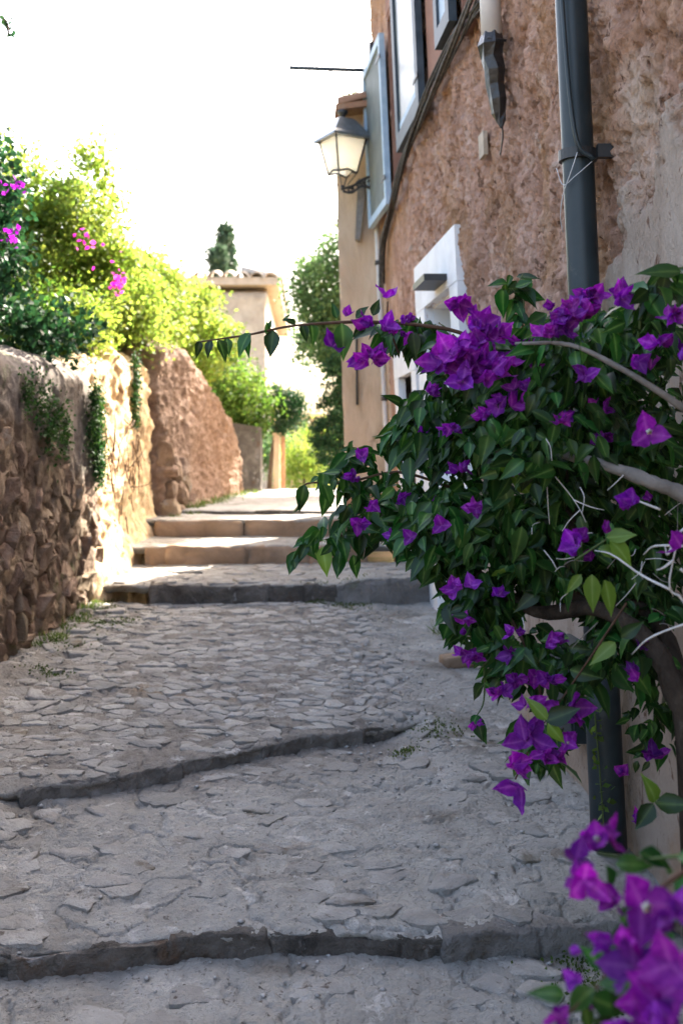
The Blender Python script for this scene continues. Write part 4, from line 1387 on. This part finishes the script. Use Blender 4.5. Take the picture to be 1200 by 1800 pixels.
sh = empty('low_shrub', (-.1, 18, 1.0), 'bright low shrub seen through the gap at the top of the lane', 'shrub', 'shrubs along the left side of the lane')
crown('crown', [(-.15, 18, 1.35, .35, .5, .5, 60), (.2, 18.5, 1.5, .4, .5, .6, 50)], 55, .10, (.03, .06), M['crown_yellow'], sh)
stems([[(-.1, 18, .7), (-.1, 18, 1.4)]], [.03], M['bark'], sh)
sh = empty('low_shrub', (-.3, 20, 1.0), 'grey green low shrub behind the gate posts', 'shrub', 'shrubs along the left side of the lane')
crown('crown', [(-.5, 21, 1.7, .55, .6, .7, 70)], 50, .12, (.04, .07), M['crown_olive'], sh)
stems([[(-.5, 21, .7), (-.5, 21, 1.6)]], [.04], M['bark'], sh)
fw = MB().box((-2.2, 25.0, .6), (1.6, 25.4, 2.45)).build('garden_wall', M['bank'])
tag(fw, 'pale sunlit garden wall at the far end of the lane', 'wall')

# trees beyond the sandy house
tr = empty('leafy_tree', (.75, 13.2, 1.0), 'airy leafy tree rising behind the sandy house', 'tree')
crown('crown', [(.42, 13.4, 3.4, .50, .7, .85, 150), (.75, 13.2, 3.9, .6, .8, .5, 70), (.08, 13.6, 3.5, .32, .4, .5, 60), (.0, 13.9, 2.9, .2, .3, .25, 16), (.35, 13.4, 2.9, .35, .5, .35, 40), (1.2, 13.2, 3.6, .6, .7, .8, 60)],
      60, .10, (.03, .065), M['crown_olive'], tr)
stems([[(.8, 13.2, .8), (.78, 13.2, 2.0), (.6, 13.3, 3.0), (.45, 13.4, 3.8)], [(.8, 13.2, 1.6), (.95, 13.2, 2.8), (1.1, 13.2, 3.6)]], [.08, .05], M['bark'], tr)
tr = empty('conifer', (.36, 12.4, 1.0), 'dense dark conifer beside the corner of the sandy house', 'tree')
crown('crown', [(.36, 12.5, 1.75, .32, .35, .55, 150), (.33, 12.5, 2.35, .16, .22, .35, 50)], 70, .05, (.02, .045), M['crown_dark'], tr, up=1.0)
stems([[(.38, 12.5, .8), (.37, 12.5, 1.6), (.33, 12.5, 2.4)]], [.05], M['bark'], tr)
tr = empty('added_shade_tree', (1.3, 13.4, 1.0), 'bushy tree added behind the sandy house to shade the earth wall, mostly hidden', 'tree')  # put in for the shade its crown casts on the earth wall
crown('crown', [(1.2, 13.2, 4.75, .42, .6, 1.0, 110), (1.35, 13.3, 3.6, .5, .6, .6, 50)], 70, .12, (.04, .08), M['crown_olive'], tr)
stems([[(1.3, 13.4, .8), (1.3, 13.3, 2.2), (1.2, 13.2, 5.0)]], [.09], M['bark'], tr)

# far stone house with its eaves, and two cypresses
fh = empty('house', (-2.6, 29, .5), 'far stone house with a thick overhanging tiled eave above the shrubs', 'house')
c, Q, f = rough_block((-2.7, 24.0), (-.93, 24.0), (.2, .2), (5.28, 5.28), 10.0, 5.0, .03, 30, 20, 30)
mobj('wall', Q + c, f, M['far_house'], fh)
rfm = MB()
rfm.hexa([(-2.9, 23.8, 5.26), (-.68, 23.8, 5.26), (-.68, 34.4, 5.26), (-2.9, 34.4, 5.26), (-2.9, 23.8, 5.42), (-.66, 23.8, 5.42), (-.66, 34.4, 5.42), (-2.9, 34.4, 5.42)])
rfm.add([(-2.9, 23.8, 5.425), (-.66, 23.8, 5.425), (-.66, 34.4, 5.425), (-2.9, 34.4, 5.425), (-1.8, 26.0, 5.75), (-1.8, 32, 5.75)], [(0, 1, 4), (1, 2, 5, 4), (2, 3, 5), (3, 0, 4, 5)])
rfo = rfm.build('roof', M['far_roof'], fh)
ft = [(x * 2.0, y * 1.9, z * 1.9) for x, y, z in tv]
ftile = mesh_data('roof_tile', [(-y, x, z) for x, y, z in ft], tf, M['far_roof'])
for k in range(7): obj('roof_tile', ftile, rfo, Vector((-2.75 + k * .315, 23.92, 5.37)) - world_loc(rfo))
ft2 = mesh_data('roof_tile', [(-x, -y, z) for x, y, z in ft], tf, M['far_roof'])
for k in range(30): obj('roof_tile', ft2, rfo, Vector((-.78, 24.1 + k * .35, 5.37)) - world_loc(rfo))
fz = MB().tube([(-1.1, 24.6, 5.45), (-1.1, 24.6, 5.6), (-1.1, 24.6, 5.66), (-1.1, 24.6, 5.8), (-1.1, 24.6, 5.86), (-1.1, 24.6, 6.15)], [.18, .16, .06, .05, .09, .01], 10).build('finial', M['pvc'], rfo, True)
for (px_, top, base, Yc, w_, lab) in ((396, 398, 640, 42, .62, 'tall grey green cypress above the far stone house'), (384, 440, 640, 40, .38, 'smaller pointed cypress in front of the tall one')):
    a, b = at(px_, top, Yc), at(px_, base, Yc)
    cy_ = empty('cypress', (a[0], Yc, .4), lab, 'tree', 'cypresses above the far house')
    n = 9
    crown('crown', [(a[0] + random.uniform(-.05, .05), Yc, lerp(b[2], a[2], (i + .4) / n), w_ * (1 - (i + .2) / n) ** .5, w_ * .8 * (1 - i / n) ** .5, (a[2] - b[2]) / n * .75, 46 - 3 * i) for i in range(n)],
          46, .13, (.08, .2), M['crown_cypress'], cy_, up=2.0)
    stems([[(a[0], Yc, .2), (a[0], Yc, 3), (a[0], Yc, a[2] - .4)]], [.12], M['bark'], cy_)
hills = []
xs = np.linspace(-500, 500, 90)
ysh = np.linspace(220, 700, 30)
X, Y = np.meshgrid(xs, ysh, indexing='ij')
Zh = -3 + sstep(220, 500, Y) * (14 + 10 * fbm(X, Y, 0 * X, .006, 4, 150))
tag(mobj('hills', np.stack([X, Y, Zh], -1).reshape(-1, 3), grid_faces(90, 30), M['crown_olive']), 'low wooded hills far beyond the lane', kind='structure')

# ------------------------------------------------------------------ the bougainvillea in front of the house
bush = empty('bougainvillea', (1.0, 2.7, 0.0), 'large bougainvillea bush with purple bracts spilling over the lane', 'shrub')
BL = np.array(bush.location)


def leaf_template(seed, fold=.3, curl=.35, wav=.0, wide=.30):
    r = random.Random(seed)
    st = [(0, 0), (.10, .55), (.28, 1), (.5, .90), (.70, .55), (.86, .20), (1, 0)]
    v, f = [], []
    mid, lf, rt = [], [], []
    for t, w in st:
        z = -curl * t * t * .5 + .04 * math.sin(t * 5 + seed)
        mid.append(len(v)); v.append((0, t, z))
        if 0 < w:
            ww = w * wide
            lf.append(len(v)); v.append((-ww * math.cos(fold), t + .02, z + ww * math.sin(fold) + r.uniform(-wav, wav)))
            rt.append(len(v)); v.append((ww * math.cos(fold), t + .02, z + ww * math.sin(fold) + r.uniform(-wav, wav)))
    n = len(st)
    f.append((mid[0], mid[1], lf[0])); f.append((mid[0], rt[0], mid[1]))
    for i in range(1, n - 2):
        f.append((mid[i], mid[i + 1], lf[i], lf[i - 1])); f.append((mid[i], rt[i - 1], rt[i], mid[i + 1]))
    f.append((mid[n - 2], mid[n - 1], lf[-1])); f.append((mid[n - 2], rt[-1], mid[n - 1]))
    return v, f


def set_rib(me, verts):
    a = me.attributes.new('rib', 'FLOAT', 'POINT')
    a.data.foreach_set('value', np.array(verts, dtype=np.float32))
    return me


def ribs(v):
    return [1.0 if abs(p[0]) < 1e-9 else 0.0 for p in v]


LT = [leaf_template(i, fold=a, curl=b, wav=.03, wide=c) for i, (a, b, c) in enumerate([(.30, .5, .28), (.6, .8, .31), (.2, 1.0, .25), (.45, .25, .31)])]
LM = [set_rib(mesh_data('leaf', v, f, M['leaf']), ribs(v)) for v, f in LT]
LML = [set_rib(mesh_data('leaf', v, f, M['leaf_lime']), ribs(v)) for v, f in LT]


def frame(T, Nn):
    T = T / np.linalg.norm(T)
    X = np.cross(T, Nn)
    X /= max(np.linalg.norm(X), 1e-6)
    return np.stack([X, T, np.cross(X, T)], 1)


leaves = []    # (point, 3x3, length, variant)


def add_leaf(p, T, Nn, L, lime=False):
    leaves.append((np.array(p, float), frame(np.array(T, float), np.array(Nn, float)), L, random.randrange(4), lime))


BL0 = [  # bearing, extent in photo pixels, distance, depth of the lobe, leaves
    (720, 585, 60, 32, 3.05, .15, 45), (860, 640, 120, 75, 2.95, .28, 190), (1030, 620, 150, 85, 2.8, .3, 230), (1150, 580, 70, 80, 2.6, .2, 70),
    (800, 750, 105, 90, 3.05, .3, 210), (980, 760, 165, 120, 2.8, .35, 380), (1140, 760, 90, 140, 2.85, .25, 150),
    (690, 890, 95, 62, 3.2, .22, 150), (800, 930, 110, 95, 3.05, .3, 260), (950, 940, 150, 130, 2.92, .3, 340), (1110, 940, 110, 130, 2.95, .25, 170),
    (850, 1070, 75, 70, 2.95, .22, 130), (930, 1150, 85, 55, 2.85, .22, 90), (1090, 1150, 80, 55, 2.75, .2, 70), (1110, 1060, 90, 60, 2.85, .25, 110),
    (1000, 900, 150, 160, 3.25, .12, 150), (1130, 900, 90, 200, 3.1, .12, 120),
    (600, 845, 55, 22, 3.2, .12, 16), (585, 945, 60, 25, 3.2, .12, 26), (945, 1300, 50, 65, 2.8, .14, 34), (900, 510, 25, 35, 2.95, .08, 12),
    (1165, 500, 35, 30, 2.5, .1, 14), (1150, 1260, 60, 90, 2.75, .12, 30), (715, 760, 30, 60, 3.15, .12, 40), (640, 800, 45, 30, 3.2, .1, 16), (1010, 1180, 50, 70, 2.7, .12, 40)]
for (px, py, rx, ry, Yc, dY, n) in BL0:
    for k in range(int(n * 1.95)):
        d = rand_dirs(1)[0]
        r = random.random() ** .45
        p = at(px + d[0] * rx * r, py + d[2] * ry * r, Yc + d[1] * dY * r)
        T = np.array([random.gauss(d[0] * .5, .6), random.gauss(-.25, .5), random.gauss(-.65, .45)])
        Nn = np.array([random.gauss(0, .5), random.gauss(-.7, .4), random.gauss(.7, .4)])
        add_leaf(p, T, Nn, random.choice((random.uniform(.022, .048), random.uniform(.038, .066), random.uniform(.055, .088))), random.random() < .05)


def twig(pts, r0, r1, m, n=20, leafy=0, ll=(.045, .075), name='branch', sides=7, lime=False):
    q = spline(pts, n)
    o = MB().tube(q, [lerp(r0, r1, i / n) * random.uniform(.9, 1.1) for i in range(n + 1)], sides).build(name, m, bush, True)
    for k in range(leafy):
        i = random.randrange(1, n + 1)
        T = np.array([random.gauss(0, .6), random.gauss(-.2, .5), random.gauss(-.7, .5)])
        add_leaf(q[i], T, (random.gauss(0, .4), -.7, .6), random.uniform(*ll), lime)
    return q


# stems
twig([(1.03, 2.62, -.05), at(1215, 1330, 2.55), at(1185, 1215, 2.55), at(1140, 1130, 2.6), at(1050, 1070, 2.7), at(940, 1075, 2.85), at(840, 1010, 2.95)], .034, .014, M['trunk'], 30, name='trunk', sides=10)
twig([(.98, 2.75, -.05), at(1200, 1260, 2.7), at(1150, 1090, 2.75), at(1075, 1060, 2.78), at(1010, 1050, 2.8), at(1003, 950, 2.8), at(1000, 850, 2.82), at(985, 770, 2.85), at(950, 640, 2.9)], .024, .009, M['trunk'], 30, sides=9)
twig([at(1290, 930, 2.5), at(1200, 870, 2.5), at(1150, 850, 2.5), at(1100, 830, 2.52), at(1040, 812, 2.58), at(960, 790, 2.75)], .020, .012, M['grey_branch'], 24, sides=9)
twig([at(1260, 760, 2.5), at(1160, 690, 2.48), at(1085, 645, 2.5), at(1000, 606, 2.52), at(905, 604, 2.6)], .010, .004, M['grey_branch'], 24)
twig([at(900, 650, 2.9), at(820, 590, 2.95), at(740, 572, 2.95), at(640, 566, 2.95), at(560, 569, 2.95), at(500, 575, 2.95), at(440, 588, 2.95), at(385, 596, 2.95), at(345, 602, 2.95)], .006, .0022, M['stem_brown'], 34)
twig([at(800, 860, 3.1), at(700, 830, 3.15), at(610, 848, 3.2), at(540, 850, 3.2), at(525, 875, 3.2)], .005, .002, M['stem_brown'], 20, 8)
twig([at(760, 930, 3.1), at(660, 930, 3.2), at(590, 945, 3.2), at(530, 962, 3.2), at(513, 1000, 3.2)], .005, .002, M['stem_brown'], 20, 10)
twig([at(700, 620, 2.95), at(682, 570, 2.95), at(681, 530, 2.95)], .003, .002, M['stem_brown'], 8)
twig([at(920, 580, 2.95), at(905, 520, 2.95), at(918, 482, 2.95)], .003, .0015, M['green_stem'], 10, 7, lime=False)
twig([at(1120, 600, 2.5), at(1130, 540, 2.48), at(1160, 490, 2.45), at(1200, 470, 2.4), at(1260, 460, 2.4)], .004, .002, M['green_stem'], 14, 9)
twig([at(880, 1060, 2.9), at(930, 1150, 2.8), at(950, 1230, 2.78), at(935, 1300, 2.75), at(905, 1370, 2.75)], .006, .002, M['stem_brown'], 18, 6)
twig([at(850, 1150, 2.9), at(850, 1230, 2.9), at(835, 1262, 2.9)], .003, .0015, M['green_stem'], 10, 7)
twig([at(1100, 1060, 2.55), at(1020, 1180, 2.6), at(960, 1265, 2.62), at(930, 1300, 2.65)], .0028, .0015, M['stem_brown'], 14, 6)
# pale dry twigs on the right
for pts in ([(1260, 1150, 2.2), (1200, 1055, 2.2), (1176, 1036, 2.2), (1182, 985, 2.2), (1196, 935, 2.2)], [(1183, 985, 2.2), (1165, 998, 2.2), (1153, 1002, 2.2)],
            [(1176, 1036, 2.2), (1125, 1010, 2.25), (1075, 975, 2.3), (1045, 968, 2.35)], [(1195, 935, 2.2), (1230, 910, 2.2), (1300, 890, 2.2)], [(1181, 960, 2.2), (1172, 975, 2.2), (1168, 960, 2.2)],
            [(1300, 1070, 2.15), (1200, 1098, 2.2), (1140, 1122, 2.25), (1110, 1150, 2.3)], [(975, 838, 2.6), (1000, 868, 2.58), (1018, 895, 2.56), (1029, 918, 2.55)],
            [(1018, 897, 2.56), (1000, 915, 2.56), (987, 934, 2.56)], [(960, 835, 2.62), (962, 880, 2.62), (965, 922, 2.62)], [(1095, 835, 2.5), (1080, 850, 2.5), (1066, 862, 2.5)],
            [(1160, 896, 2.4), (1120, 880, 2.42), (1100, 868, 2.45)], [(1200, 960, 2.25), (1150, 960, 2.3), (1130, 975, 2.35)], [(1195, 1000, 2.2), (1210, 1010, 2.2), (1260, 1020, 2.2)]):
    twig([at(*p) for p in pts], .0032 if pts[0][0] > 1120 else .0016, .0012 if pts[0][0] > 1120 else .0007, M['twig_pale'], 10, 0, name='dry_twig', sides=6)
for k in range(26):     # fine dry twiglets inside the bush
    px, py = random.uniform(900, 1195), random.uniform(760, 1120)
    Yt = random.uniform(2.4, 2.65)
    a = random.uniform(0, 6.3)
    l = random.uniform(20, 70)
    twig([at(px, py, Yt), at(px + l * .5 * math.cos(a) + random.uniform(-6, 6), py + l * .5 * math.sin(a) + random.uniform(-6, 6), Yt - .02), at(px + l * math.cos(a), py + l * math.sin(a), Yt - .03)],
         .0012, .0007, M['twig_pale'] if k % 3 else M['grey_branch'], 6, 0, name='dry_twig', sides=5)

# leaves one can see singly along the long thin shoot and at the tips
for (px, py, Yl, dx, dz, L) in ((352, 600, 2.95, -.2, -.9, .045), (372, 598, 2.95, -.3, -.9, .05), (383, 598, 2.95, .5, -.9, .062), (398, 594, 2.95, .2, -1, .05), (440, 585, 2.95, -.5, -.8, .075), (436, 588, 2.95, -.2, -1, .06),
                               (472, 580, 2.95, .1, 1, .03), (480, 580, 2.95, -.1, -1, .08), (470, 590, 2.95, .0, .9, .04), (498, 566, 2.95, .4, .8, .03), (530, 571, 2.95, .3, -.8, .05), (545, 570, 2.95, .3, -.9, .06), (520, 570, 2.95, -.6, .3, .04),
                               (600, 568, 2.9, .1, -1, .10), (592, 560, 2.95, -.2, .9, .045), (625, 560, 2.95, .6, .6, .05), (640, 570, 2.95, -.5, -.6, .05), (655, 555, 2.95, .3, .8, .05), (535, 852, 3.2, -.2, -1, .08), (575, 855, 3.2, -.1, -1, .09),
                               (600, 826, 3.2, .9, .2, .09), (520, 968, 3.2, -.3, -1, .075), (545, 958, 3.2, .5, -.8, .06), (600, 970, 3.2, -.2, -1, .08), (560, 940, 3.2, -.9, -.2, .08), (620, 975, 3.2, .2, -1, .07),
                               (905, 505, 2.9, .8, .3, .05), (890, 500, 2.9, -.8, .1, .05), (1195, 480, 2.4, -.9, .2, .09), (1135, 515, 2.45, .3, -.6, .09), (1170, 540, 2.45, .9, -.6, .07)):
    add_leaf(at(px, py, Yl), (dx, -.25, dz), (random.gauss(0, .3), -.8, .5), L)
# young lime leaves
for (px, py, Yl, dx, dz, L) in ((1065, 945, 2.35, 1, .15, .065), (1070, 950, 2.35, .9, -.9, .075), (1050, 965, 2.4, .8, -.2, .06), (1040, 1010, 2.4, -.1, -1, .08), (1060, 1020, 2.4, .4, -1, .08), (1020, 1010, 2.4, -.6, -.7, .05),
                               (960, 1265, 2.45, -.7, .9, .065), (958, 1268, 2.45, .9, .45, .085), (962, 1270, 2.45, .6, -.8, .06), (1150, 1410, 2.3, -.3, .8, .07), (1150, 1412, 2.3, 1, .05, .08), (1148, 1412, 2.3, -.7, -.8, .07), (1080, 1130, 2.4, -.5, -.3, .07), (1090, 1120, 2.4, .6, .5, .06)):
    add_leaf(at(px, py, Yl), (dx, -.3, dz), (random.gauss(0, .2), -.8, .4), L, True)
twig([at(1010, 985, 2.45), at(1040, 965, 2.4), at(1065, 948, 2.35)], .003, .002, M['green_stem'], 8)
twig([at(1300, 1395, 2.3), at(1200, 1405, 2.3), at(1150, 1410, 2.3)], .003, .002, M['green_stem'], 8)

# flowers: three papery bracts round a tiny cream bloom
def flower_mesh(seed, spread):
    r = random.Random(seed)
    V, Fc, RB = [], [], []
    for k in range(3):
        v, f = leaf_template(seed * 3 + k, fold=.28, curl=r.uniform(-.7, -.2), wav=.08, wide=.40)
        a = 2 * math.pi * k / 3 + r.uniform(-.25, .25)
        el = spread + r.uniform(-.2, .2)
        b = len(V)
        RB += ribs(v)
        for (x, y, z) in v:
            yy, zz = y * math.sin(el) - z * math.cos(el), y * math.cos(el) + z * math.sin(el)
            V.append((x * math.cos(a) - yy * math.sin(a), x * math.sin(a) + yy * math.cos(a), zz))
        Fc += [tuple(i + b for i in q) for q in f]
    return set_rib(mesh_data('flower', V, Fc, M['bract']), RB)


FM = [flower_mesh(i, s) for i, s in enumerate((.55, .8, 1.05, 1.3, .35, .95))]
tube_v, tube_f = [], []
for k in range(10):
    a = 2 * math.pi * k / 10
    tube_v += [(.03 * math.cos(a), .03 * math.sin(a), 0), (.03 * math.cos(a), .03 * math.sin(a), .35), ((.13 if k % 2 else .085) * math.cos(a), (.13 if k % 2 else .085) * math.sin(a), .40)]
for k in range(10):
    b, c = k * 3, ((k + 1) % 10) * 3
    tube_f += [(b, c, c + 1, b + 1), (b + 1, c + 1, c + 2, b + 2)]
tube_f.append(tuple(k * 3 + 2 for k in range(10)))
BM = mesh_data('bloom', tube_v, tube_f, M['bloom'])
nfl = 0


def flower(p, axis, size, bloom=False, variant=None):
    global nfl
    nfl += 1
    ax = Vector(axis).normalized()
    o = obj('flower', FM[random.randrange(6) if variant is None else variant], bush)
    o.location = Vector(p) - bush.location
    q = ax.to_track_quat('Z', 'Y')
    from mathutils import Quaternion
    o.rotation_mode = 'QUATERNION'
    o.rotation_quaternion = q @ Quaternion((0, 0, 1), random.uniform(0, 6.28))
    o.scale = (size * random.uniform(.85, 1.15), size, size)
    if bloom:
        obj('bloom', BM, o)


def cluster(px, py, rad, Yc, n, size=.036, bloom=0):
    for k in range(n):
        d = rand_dirs(1)[0]
        r = random.random() ** .5 if n > 1 else 0
        if Yc < 2: size_ = size * .80
        else: size_ = size
        p = at(px + d[0] * rad * r, py + d[2] * rad * r * .8, Yc + d[1] * .04 * r)
        flower(p, (d[0] * .8 + random.gauss(0, .3), -.7 + random.gauss(0, .4), .35 + d[2] * .6 + random.gauss(0, .3)), size_ * random.uniform(.75, 1.2), k < bloom)


for c in ((680, 524, 0, 2.93, 1, .055), (582, 610, 0, 2.9, 1, .066), (607, 556, 0, 2.93, 1, .04), (668, 575, 22, 2.9, 6, .046), (650, 632, 20, 2.88, 6, .048), (705, 560, 14, 2.9, 3, .03), (712, 590, 10, 2.9, 2, .03),
          (805, 537, 8, 2.75, 3, .042), (842, 555, 20, 2.75, 4, .036), (850, 588, 26, 2.66, 7, .05), (800, 628, 38, 2.62, 12, .054), (842, 658, 40, 2.58, 13, .056), (780, 650, 20, 2.65, 4, .036), (885, 630, 22, 2.65, 5, .036),
          (915, 612, 20, 2.65, 4, .036), (935, 645, 14, 2.62, 3, .03), (975, 580, 30, 2.55, 9, .036), (1000, 555, 36, 2.55, 12, .036), (1035, 522, 34, 2.55, 12, .034), (1010, 540, 24, 2.5, 6, .036), (1090, 525, 10, 2.5, 3, .046),
          (1158, 605, 10, 2.35, 2, .042), (1180, 552, 20, 2.3, 5, .036), (1192, 630, 8, 2.3, 2, .036), (1122, 638, 8, 2.35, 2, .034), (1028, 658, 12, 2.5, 2, .034), (895, 712, 22, 2.62, 6, .038), (855, 732, 12, 2.65, 3, .032), (905, 680, 20, 2.62, 4, .034),
          (985, 738, 16, 2.5, 5, .026), (790, 755, 10, 2.75, 4, .026), (742, 762, 8, 2.9, 2, .024), (812, 826, 10, 2.75, 3, .03), (637, 800, 10, 3.1, 3, .03), (626, 840, 10, 3.1, 3, .034), (702, 880, 12, 3.0, 4, .03), (655, 892, 8, 3.0, 2, .03),
          (628, 925, 14, 3.05, 4, .034), (690, 940, 8, 3.0, 2, .026), (776, 925, 4, 2.75, 2, .036), (800, 1035, 14, 2.7, 3, .034), (830, 1030, 8, 2.7, 2, .03), (870, 1046, 8, 2.65, 2, .036), (1110, 887, 8, 2.3, 2, .046),
          (1195, 962, 0, 2.15, 1, .05), (815, 1090, 4, 2.75, 2, .026), (822, 1155, 14, 2.75, 6, .03), (905, 1112, 8, 2.65, 3, .03), (968, 1130, 12, 2.6, 5, .03), (905, 1152, 12, 2.65, 5, .03), (880, 1215, 16, 2.7, 5, .034), (905, 1195, 14, 2.65, 4, .034),
          (925, 1242, 12, 2.55, 3, .046), (990, 1255, 20, 2.55, 4, .05), (960, 1200, 24, 2.6, 5, .036), (925, 1298, 10, 2.5, 3, .055), (960, 1325, 22, 2.55, 9, .036), (1000, 1300, 14, 2.55, 4, .034), (900, 1345, 4, 2.5, 2, .046), (912, 1382, 0, 2.45, 1, .062),
          (835, 1272, 4, 2.85, 2, .026), (1145, 1325, 12, 2.7, 3, .036), (1100, 1360, 8, 2.6, 2, .034), (1118, 1440, 10, 2.6, 2, .036), (1122, 1192, 6, 2.5, 2, .036), (1065, 770, 20, 2.6, 4, .03), (1050, 720, 16, 2.6, 3, .03)):
    cluster(*c)
for (px, py, rx, ry, Yc, dY, n) in BL0[:14]:      # single flowers all through the bush
    for k in range(1):
        d = rand_dirs(1)[0]
        cluster(px + d[0] * rx * .85, py + d[2] * ry * .85, 7, Yc - dY * .75, random.choice((1, 1, 2, 3)), random.uniform(.022, .036))
flower(at(1138, 762, 2.2), (-.2, -1, .15), .055, True, 3)
flower(at(1012, 960, 2.25), (-.5, -.8, .2), .055, False, 1)
flower(at(1020, 950, 2.26), (-.2, -.8, .5), .045, False, 0)
flower(at(1064, 938, 2.3), (.1, -.3, 1), .03, False, 4)
flower(at(995, 1305, 2.5), (.1, -1, .2), .03, True, 2)

# the branch hanging close to the lens at the lower corner
YN = 1.35
twig([at(1330, 1380, 1.5), at(1240, 1500, 1.42), at(1150, 1570, 1.38), at(1100, 1640, 1.36), at(1060, 1720, 1.36), at(1000, 1780, 1.38)], .004, .002, M['stem_brown'], 20, 5, (.045, .065))
twig([at(1240, 1500, 1.42), at(1120, 1510, 1.45), at(1050, 1500, 1.45)], .003, .002, M['green_stem'], 10, 3, (.04, .05))
twig([at(1300, 1700, 1.3), at(1200, 1700, 1.3), at(1120, 1730, 1.32)], .003, .002, M['green_stem'], 10, 6, (.05, .06))
for c in ((1025, 1478, 4, 1.5, 1, .034), (1058, 1468, 4, 1.48, 1, .042), (1012, 1512, 4, 1.45, 1, .036), (1025, 1548, 6, 1.42, 2, .044), (1080, 1578, 8, 1.4, 2, .032), (1183, 1610, 8, 1.28, 2, .05), (1090, 1660, 18, 1.32, 3, .04),
          (1115, 1700, 14, 1.27, 3, .055), (1150, 1760, 18, 1.22, 4, .058), (1185, 1690, 14, 1.22, 3, .055), (1012, 1722, 12, 1.4, 3, .024), (1000, 1668, 2, 1.42, 1, .022), (975, 1787, 10, 1.38, 2, .032), (1110, 1800, 10, 1.25, 2, .055), (1040, 1760, 6, 1.4, 1, .022)):
    cluster(*c)
flower(at(1130, 1590, 1.3), (-.1, -1, .25), .052, True, 3)
flower(at(1050, 1478, 1.46), (-.3, -.8, .5), .036, True, 1)
for (px, py, Yl, dx, dz, L) in ((990, 1750, 1.4, -.9, .2, .045), (1020, 1760, 1.4, .5, -.9, .05), (1150, 1620, 1.3, .2, -1, .06), (1120, 1500, 1.45, .9, -.2, .05), (1080, 1520, 1.45, .8, .1, .05), (1060, 1520, 1.45, .3, -.8, .045), (1160, 1660, 1.3, -.2, -.9, .06),
                               (1100, 1720, 1.35, -.4, -.9, .05), (1060, 1700, 1.38, -.6, .6, .04), (1190, 1580, 1.35, .5, .8, .05), (1040, 1790, 1.36, .7, -.3, .05), (1090, 1620, 1.4, .5, .6, .04)):
    add_leaf(at(px, py, Yl), (dx, -.2, dz), (random.gauss(0, .3), -.8, .5), L)

# the leaves that show largest are leaves of their own, the rest is foliage
cell = {}
for i, (p, fr_, L, va, lime) in enumerate(leaves):
    px, py = PX + F * p[0] / p[1], PY - F * (p[2] - H) / p[1]
    if not (-20 < px < 1220 and -20 < py < 1820): continue
    k = (int(px // 26), int(py // 26))
    if k not in cell or p[1] < leaves[cell[k]][0][1]: cell[k] = i
pick = sorted(cell.values(), key=lambda i: -leaves[i][2] / leaves[i][0][1])[:296]
ps = set(pick)
from mathutils import Matrix
for i in pick:
    p, fr_, L, va, lime = leaves[i]
    o = obj('leaf', (LML if lime else LM)[va], bush)
    m3 = Matrix([[float(fr_[r][c]) for c in range(3)] for r in range(3)])
    o.matrix_basis = Matrix.Translation(Vector(p) - bush.location) @ m3.to_4x4() @ Matrix.Scale(L, 4)
mb = MB()
VV, FF, RR, b = [], [], [], 0
for i, (p, fr_, L, va, lime) in enumerate(leaves):
    if i in ps: continue
    v, f = LT[va]
    VV.append((np.array(v) * L) @ fr_.T + p)
    FF += [tuple(j + b for j in q) for q in f]
    RR += ribs(v)
    b += len(v)
fo = tag(mobj('foliage', np.concatenate(VV), FF, M['leaf_stuff'], bush), kind='stuff')
set_rib(fo.data, RR)

# weeds by the pipe, a chip of stone by the wall
wd = empty('weed', pp(.3, .15, -.06), 'small green weed climbing beside the foot of the downpipe', 'plant')
wp = spline([pp(.2, .13, -.1), pp(.4, .13, -.08), pp(.62, .135, -.07)], 14)
MB().tube(wp, .003, 5).build('stem', M['green_stem'], wd, True)
k = 46
idx = rng.integers(0, 15, k)
PPs = np.array(wp)[idx] + rng.normal(0, .012, (k, 3))
v, f = leaf_batch(PPs, rand_dirs(k) + np.array([-.2, -.6, 0]), rand_dirs(k) + np.array([0, -.5, .8]), rng.uniform(.018, .036, k), rng.uniform(.008, .014, k))
mobj('leaves', v, f, M['grass'], wd)
c, Q, f = rough_block((.76, 5.95), (.92, 6.0), (ground_z(.8, 6) - .01, ground_z(.8, 6) - .01), (ground_z(.8, 6) + .06, ground_z(.8, 6) + .075), .12, 8.1, .02)
tag(mobj('loose_stone', Q + c, f, M['step_slab']), 'small pale brown stone lying on the lane by the house wall', 'stone')
tuft([(.80, 6.75, ground_z(.8, 6.75), 1), (.84, 6.7, ground_z(.84, 6.7), .8)], 26, .16, .03, M['grass'], 'grass', 'tuft of thin grass growing by the wall under the bougainvillea', 'grass', 'stuff')
